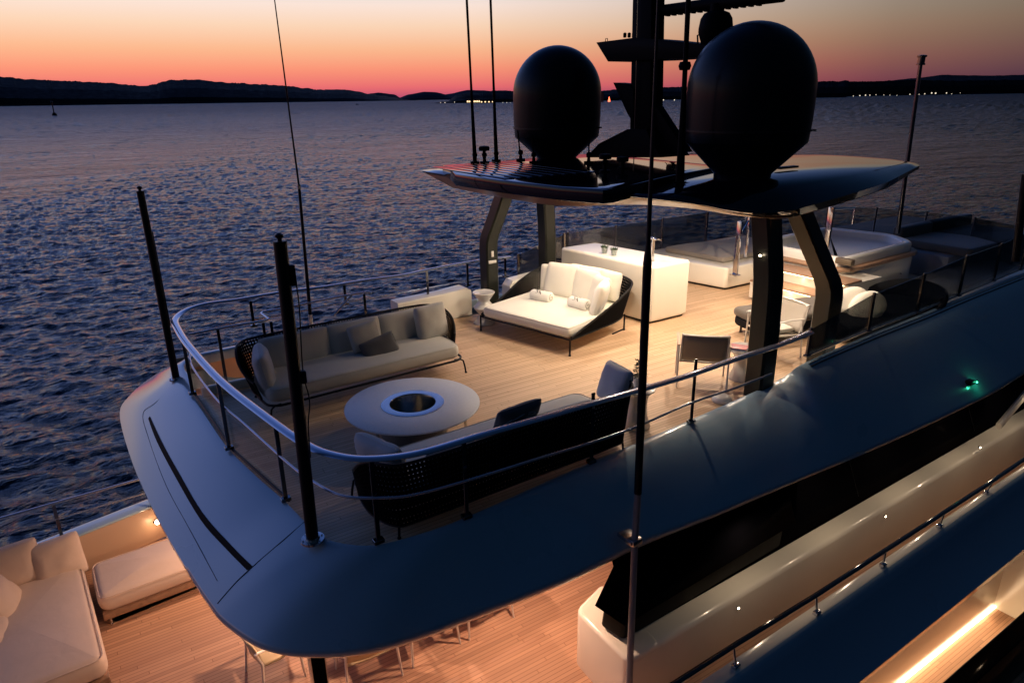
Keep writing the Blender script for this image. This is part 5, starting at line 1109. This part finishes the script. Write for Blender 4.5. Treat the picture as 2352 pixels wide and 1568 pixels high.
low_c('upper of the two cushions lying against the left edge of the chaise', -6, 1385, -.55, V((.15,1,.1)), V((-.5,.1,1)), .74, .56, .38, 43)
low_c('lower of the two cushions lying against the left edge of the chaise', 0, 1480, -1.1, V((.15,1,.0)), V((-.6,.1,1)), .72, .58, .40, 44)
# dining chairs under the overhang
DCH = mat('sand_aluminium', (.82,.76,.68), .4, coat=.2); DSL = mat('sand_sling', (.60,.48,.30), .7)
tpl = None
def dchair(lab, a, b2):
    global tpl
    a, b2 = V((a.x,a.y,ZL)), V((b2.x,b2.y,ZL)); e = (b2-a).normalized(); n = V((-e.y,e.x,0)); W_ = (b2-a).length
    F = lambda x, y, z: a+e*x+n*y+V((0,0,z))
    t_ = thing('dining_chair', lab, 'chair', a, 'dining chairs under the deck overhang')
    for x, y, s_ in ((0,0,-1),(W_,0,1),(0,.52,-1),(W_,.52,1)):
        MB().tube([F(x, y, 0), F(x-s_*.03, y+(.05 if y < .1 else -.03), .46), F(x-s_*.03, y+(-.01 if y < .1 else -.04), .66)], [.013,.019,.018], 8).build('leg', DCH, t_)
    MB().grid([[F(.05+(W_-.1)*k/6, y, z-.02*math.sin(math.pi*k/6)) for k in range(7)] for y, z in ((.05,.42),(.25,.40),(.48,.43))]).build('seat', DSL, t_, solid=.02)
    MB().grid([[F(.03+(W_-.06)*k/6, y-.04*math.sin(math.pi*k/6), z) for k in range(7)] for y, z in ((.06,.46),(.03,.62),(-.03,.80))]).build('back', DSL, t_, solid=.018)
    for s_ in (.03, W_-.03): MB().tube([F(s_,.0,.66), F(s_,.46,.64)], .02, 8, ry=.012).build('armrest', DCH, t_)
    return t_
Lz = lambda u, v: at(u, v, z=ZL)
dchair('second dining chair from the left under the overhang, its legs beside the black support post', Lz(800,1603), Lz(925,1550))
dchair('third dining chair under the overhang, legs showing in the middle of the teak floor', Lz(949,1533), Lz(1057,1477))
dchair('rightmost dining chair under the overhang with one leg showing alone', Lz(1078,1470), Lz(1180,1417))
a = Lz(608,1605); b2 = Lz(566,1540); dchair('leftmost dining chair turned sideways at the table end under the overhang', b2, a)
dt = thing('dining_table', 'long dark dining table under the deck overhang behind the chairs', 'table', (2.8,7.3,ZL))
mb = MB(); padded(mb, round_poly([(1.5,6.75),(4.3,6.85),(4.25,8.0),(1.45,7.9)], .2), ZL+.70, ZL+.745, .015); mb.build('table_top', TEAKT, dt)
for x in (2.1, 3.7): MB().lathe(V((x,7.35,ZL)), [(.3,0),(.3,.02),(.06,.04),(.06,.69)], 24).build('pedestal', BLACK, dt)
# support post
pa, pb = at(722,1620,y=5.75), at(722,1480,y=5.75); c = V((at(735,1568,y=5.55).x, 5.55, ZL))
t_ = thing('support_post', 'black support post with polished edges under the aft corner of the overhang', 'post', c)
w1 = .075
MB().box((c.x,c.y,(ZL-.62)/2), (.13,.10,-.62-ZL)).build('post', GLASSB, t_); 
for s_ in (-1, 1): MB().box((c.x+s_*.072,c.y,(ZL-.62)/2), (.012,.104,-.62-ZL)).build('edge_strip', STEEL, t_)
MB().box((c.x,c.y-.03,ZL+.012), (.22,.2,.024)).build('foot_plate', STEEL, t_)
# ================================================================== SIDE HOUSE, black windows, side deck
hs = thing('side_house', 'cream house side with small light reflections under the long black windows', 'house side', (4,4.4,ZL))
U_ = [at(1455,1454,z=-1.9), at(1561,1399,z=-1.9), at(1731,1334,z=-1.9), at(1800,1284,z=-1.9), at(2007,1164,z=-1.9), at(2145,1077,z=-1.9), at(2283,980,z=-1.9), at(2352,906,z=-1.9), V((21,5.3,-1.85))]
L_ = [at(1448,1521,z=-1.9), at(1611,1440,z=-1.9), at(1699,1388,z=-1.9), at(1777,1341,z=-1.9), at(2007,1197,z=-1.9), at(2140,1109,z=-1.9), at(2237,1049,z=-1.9), at(2352,966,z=-1.88), V((21,5.0,-1.85))]
Nn = at(1448,1519,z=-1.9); Fn = at(1357,1432,z=-1.9)
lowy = lambda x: Nn.y+(x-Nn.x)*.022
xs = [Nn.x+.02]+[Nn.x+.06+.35*k for k in range(60)]
rows_ = []
for x in xs:
    y = lowy(x); rows_.append([V((x,y+.9,-1.90)), V((x,y+.09,-1.90)), V((x,y+.05,-1.905)), V((x,y+.02,-1.92)), V((x,y,-1.96)), V((x,y-.03,ZL-.05))])
first = [V((Fn.x,Fn.y+.0,-1.90))]*1
mb = MB().grid(rows_); mb.build('house_side', CREAM, hs, smooth=50)
# rounded aft end block
blk = [(Nn.x-.02,Nn.y+.0),(Nn.x+.5,Nn.y+.012),(Nn.x+.6,Fn.y+.5),(Fn.x+.0,Fn.y+.3),(Fn.x-.02,Fn.y)]
if sum(blk[i-1][0]*blk[i][1]-blk[i][0]*blk[i-1][1] for i in range(len(blk))) < 0: blk = blk[::-1]
mb = MB(); padded(mb, round_poly(blk, .12, 6), ZL-.05, -1.897, .05, 0, 4); mb.build('end_block', CREAM, hs, smooth=60)
# black window band
O2 = [V((o.x,o.y,o.z)) for o in O_ if True]
topl = catmull([V((p.x,p.y+.05,-.66)) for p in O_[19:]], 4); 
def low_of(x): return V((x, lowy(x)+.32+.0*(x-4), -1.88))
rows_ = []
for p in topl: yl_ = lowy(p.x)+.29; rows_.append([V((p.x,yl_+.62,-.60)), V((p.x,yl_+.50,-.80)), V((p.x,yl_+.28,-1.30)), V((p.x,yl_+.05,-1.80)), V((p.x,yl_,-1.895))])
MB().grid(rows_).build('window_band', GLASSB, hs, smooth=50)
for x in (5.9, 9.4, 12.9):
    k = min(range(len(rows_)), key=lambda i: abs(rows_[i][0].x-x)); r_ = rows_[k]; MB().tube([q+V((0,-.006,0)) for q in r_[1:4]], .006, 4).build('window_joint', mat('joint_grey', (.03,.03,.03), .6) if k < 3 else BLACK, hs)
# wedge shaped aft end of the black band, with the recessed base under it
def nose(top2, bot4, name):
    return MB().hexa(bot4, top2).build(name, MASTB if 'foot' in name else GLASSB, hs, bevel=.06, seg=4)
ta, tb_ = at(1420,1276,z=-.66), at(1472,1246,z=-.66); ba, bb_ = at(1366,1390,z=-1.42), at(1434,1436,z=-1.42)
nose([ta, tb_, tb_+V((3.2,.30,0)), ta+V((3.2,.3,0))], [ba, bb_, bb_+V((3.2,.16,0)), ba+V((3.2,.2,0))], 'wing_end')
ca, cb = at(1376,1436,z=-1.89), at(1430,1473,z=-1.89)
nose([ba+V((.10,-.02,.03)), bb_+V((.10,.05,.03)), bb_+V((3.0,.18,.03)), ba+V((3.0,.2,.03))], [ca, cb, cb+V((3.0,.12,0)), ca+V((3.0,.2,0))], 'wing_foot')
# reflections of side deck lights, added as small glowing discs on the cream side
for i, (u, v) in enumerate(((1695,1395),(2033,1185),(2250,1027))):
    x = at(u, v, y=4.2).x; y_ = lowy(x)-.012; p = at(u, v, y=y_)
    t_ = thing('side_light_glint', ('nearest','middle','farthest')[i]+' small round glowing reflection on the cream house side', 'lamp', p, 'light reflections on the house side')
    MB().tube([p+V((0,.02,0)), p+V((0,-.010,0))], .020, 14).build('bezel', STEEL, t_); MB().tube([p+V((0,-.009,0)), p+V((0,-.014,0))], .013, 12).build('lens', LEDW, t_)
# side deck bulwark with cap, dark outer face
bk = thing('side_bulwark', 'starboard side bulwark with cream cap and dark blue outer face', 'bulwark', (6,3.4,-2))
zc = -1.72
ci = [at(1560,1590,z=zc), at(1717,1489,z=zc), at(1878,1397,z=zc), at(2021,1293,z=zc), at(2190,1178,z=zc), at(2352,1066,z=zc)]
yi = lambda x: 3.70+.018*(x-5)
ys_ = [p.y for p in ci]; 
co1 = [at(1699,1540,z=zc), at(1823,1462,z=zc), at(2035,1306,z=zc), at(2190,1196,z=zc), at(2352,1083,z=zc)]
yo = lambda x: co1[0].y+(co1[-1].y-co1[0].y)*(x-co1[0].x)/(co1[-1].x-co1[0].x)
yin = lambda x: ci[1].y+(ci[-1].y-ci[1].y)*(x-ci[1].x)/(ci[-1].x-ci[1].x)
yb = lambda x: 3.06+.016*(x-6.9)
rows_ = []
for k in range(70):
    x = -1.0+.33*k; a_, b_, c_ = yin(x), yo(x), yb(x)
    rows_.append([V((x,a_+.0,ZL)), V((x,a_,zc-.03)), V((x,a_-.012,zc-.004)), V((x,a_-.03,zc)), V((x,b_+.02,zc-.004)), V((x,b_,zc-.012)), V((x,b_-.05,zc-.06)), V((x,b_-.10,zc-.16)), V((x,(b_+c_)/2-.10,zc-.55)), V((x,c_-.03,-2.45)), V((x,c_,-2.60)), V((x,c_+.08,-2.66)), V((x,c_+.6,-2.72))])
mb = MB().grid(rows_); ob = mb.build('bulwark_shell', SHELL, bk, smooth=50); ob.data.materials.append(CREAM); ob.data.materials.append(TEAKT)
for i, pgn in enumerate(ob.data.polygons):
    if pgn.index % 12 < 5: pgn.material_index = 2 if pgn.index % 12 == 0 else 1
hr = thing('side_rail', 'black handrail on short steel posts along the starboard side deck', 'guard rail', (6,3.5,-1.7))
hz = -1.47; hp_ = [at(u, v, z=hz) for u, v in ((1500,1600),(1694,1476),(1874,1366),(2030,1265),(2159,1182),(2263,1115),(2360,1049))]; hp_.append(V((20,hp_[-1].y+.15,hz)))
MB().tube(hp_, .032, 12, ry=.024).build('handrail', mat('black_rail_lacquer', (.012,.012,.014), .12, coat=1), hr, smooth=60)
for u, v in ((1690,1530),(1876,1408),(2028,1298),(2158,1208),(2264,1131)):
    f_ = at(u, v, z=zc+.01); yr = f_.y; k = (f_.x-hp_[0].x); yy = next((hp_[i].y+(hp_[i+1].y-hp_[i].y)*(f_.x-hp_[i].x)/(hp_[i+1].x-hp_[i].x) for i in range(len(hp_)-1) if hp_[i].x <= f_.x <= hp_[i+1].x), f_.y)
    MB().tube([V((f_.x,f_.y,zc)), V((f_.x,yy,hz-.02))], .014, 8).box((f_.x,f_.y,zc+.02), (.085,.06,.045)).build('stanchion', STEEL, hr, bevel=.004)
# diagonal strut at the far end of the side deck
st_ = thing('side_strut', 'cream diagonal strut rising from the side deck at the right edge', 'strut', at(2280,1000,y=4.35))
MB().tube([at(2294,978,y=4.45), at(2362,896,y=4.45)], .05, 8, ry=.08).build('strut', CREAM, st_)
# ================================================================== MAIN DECK, lit wall and floor at the bottom right
ZM = -5.3
mw = thing('main_deck_wall', 'cream wall of the main deck with a bright light strip along its foot', 'wall', (11,4,ZM))
yw = 3.98; xe = at(2290,1393,y=yw-.05).x
MB().box(((6+xe)/2, yw+.06, (ZM-2.72)/2), (xe-6, .12, -2.72-ZM)).build('wall_panel', CREAM, mw)
MB().box((xe+.06, (yw+2.7)/2, (ZM-2.72)/2), (.12, yw-2.7, -2.72-ZM)).build('end_wall', CREAM, mw)
MB().box(((6+xe)/2, yw-.02, ZM+.03), (xe-6, .035, .03)).build('light_strip', LEDM, mw)
lamp('AREA', ((6+xe)/2+.6, yw-.06, ZM+.10), 60, (1,.66,.38), ((6+xe)/2+.6, yw-.5, ZM+.02), .06, sizey=1) .data.size = 5.5
lamp('SPOT', (xe-1.4, 3.4, -2.85), 30, (1,.70,.44), (xe-1.2, 3.5, ZM), .04, 150, .5)
lamp('SPOT', (xe-3.6, 3.4, -2.85), 30, (1,.70,.44), (xe-3.4, 3.5, ZM), .04, 150, .5)
tag(MB().box((9, 3.3, ZM-.1), (24, 3.0, .2)).build('main_deck', TEAK2, smooth=0), kind='structure')
mk = thing('main_deck_bulwark', 'black bulwark edge of the main deck in the lower right corner', 'bulwark', (11,2.6,ZM))
m0, m1 = at(2160,1568,z=-4.3), at(2352,1400,z=-4.3); dm = (m1-m0).normalized(); 
MB().hexa([m0-dm*3+V((0,0,-1)), m1+dm*3+V((0,0,-1)), m1+dm*3+V((0,-.28,-1)), m0-dm*3+V((0,-.28,-1))], [m0-dm*3, m1+dm*3, m1+dm*3+V((0,-.28,0)), m0-dm*3+V((0,-.28,0))]).build('bulwark_panel', GLASSB, mk, bevel=.04, seg=3)
dk = thing('main_deck_door', 'black cabinet standing against the main deck end wall at the right edge', 'cabinet', (xe,3.2,ZM))
q0 = at(2300,1402,z=ZM)
MB().box((q0.x+.35, q0.y-.25, ZM+.75), (.6,.5,1.5)).build('cabinet_body', GLASSB, dk, bevel=.03)
# hull down to the water, under everything
hull = thing('hull', 'dark hull side of the yacht going down to the sea below the decks', 'yacht hull', (5,8,-7))
hp0 = [(-6.5,5.0),(-6.5,11.0),(-4,12.2),(2,12.6),(14,12.4),(22,11),(22,5.2),(14,3.5),(4,3.55),(-3,3.9)]
MB().hexa([(x*.97,8.1+(y-8.1)*.88,SEA-.5) for x, y in hp0[::-1]],[(x,8.1+(y-8.1)*(.9 if y > 8.1 else 1.0),-5.55) for x, y in hp0[::-1]]).build('hull_side', mat('navy_hull', (.01,.014,.025), .2, coat=.6), hull)
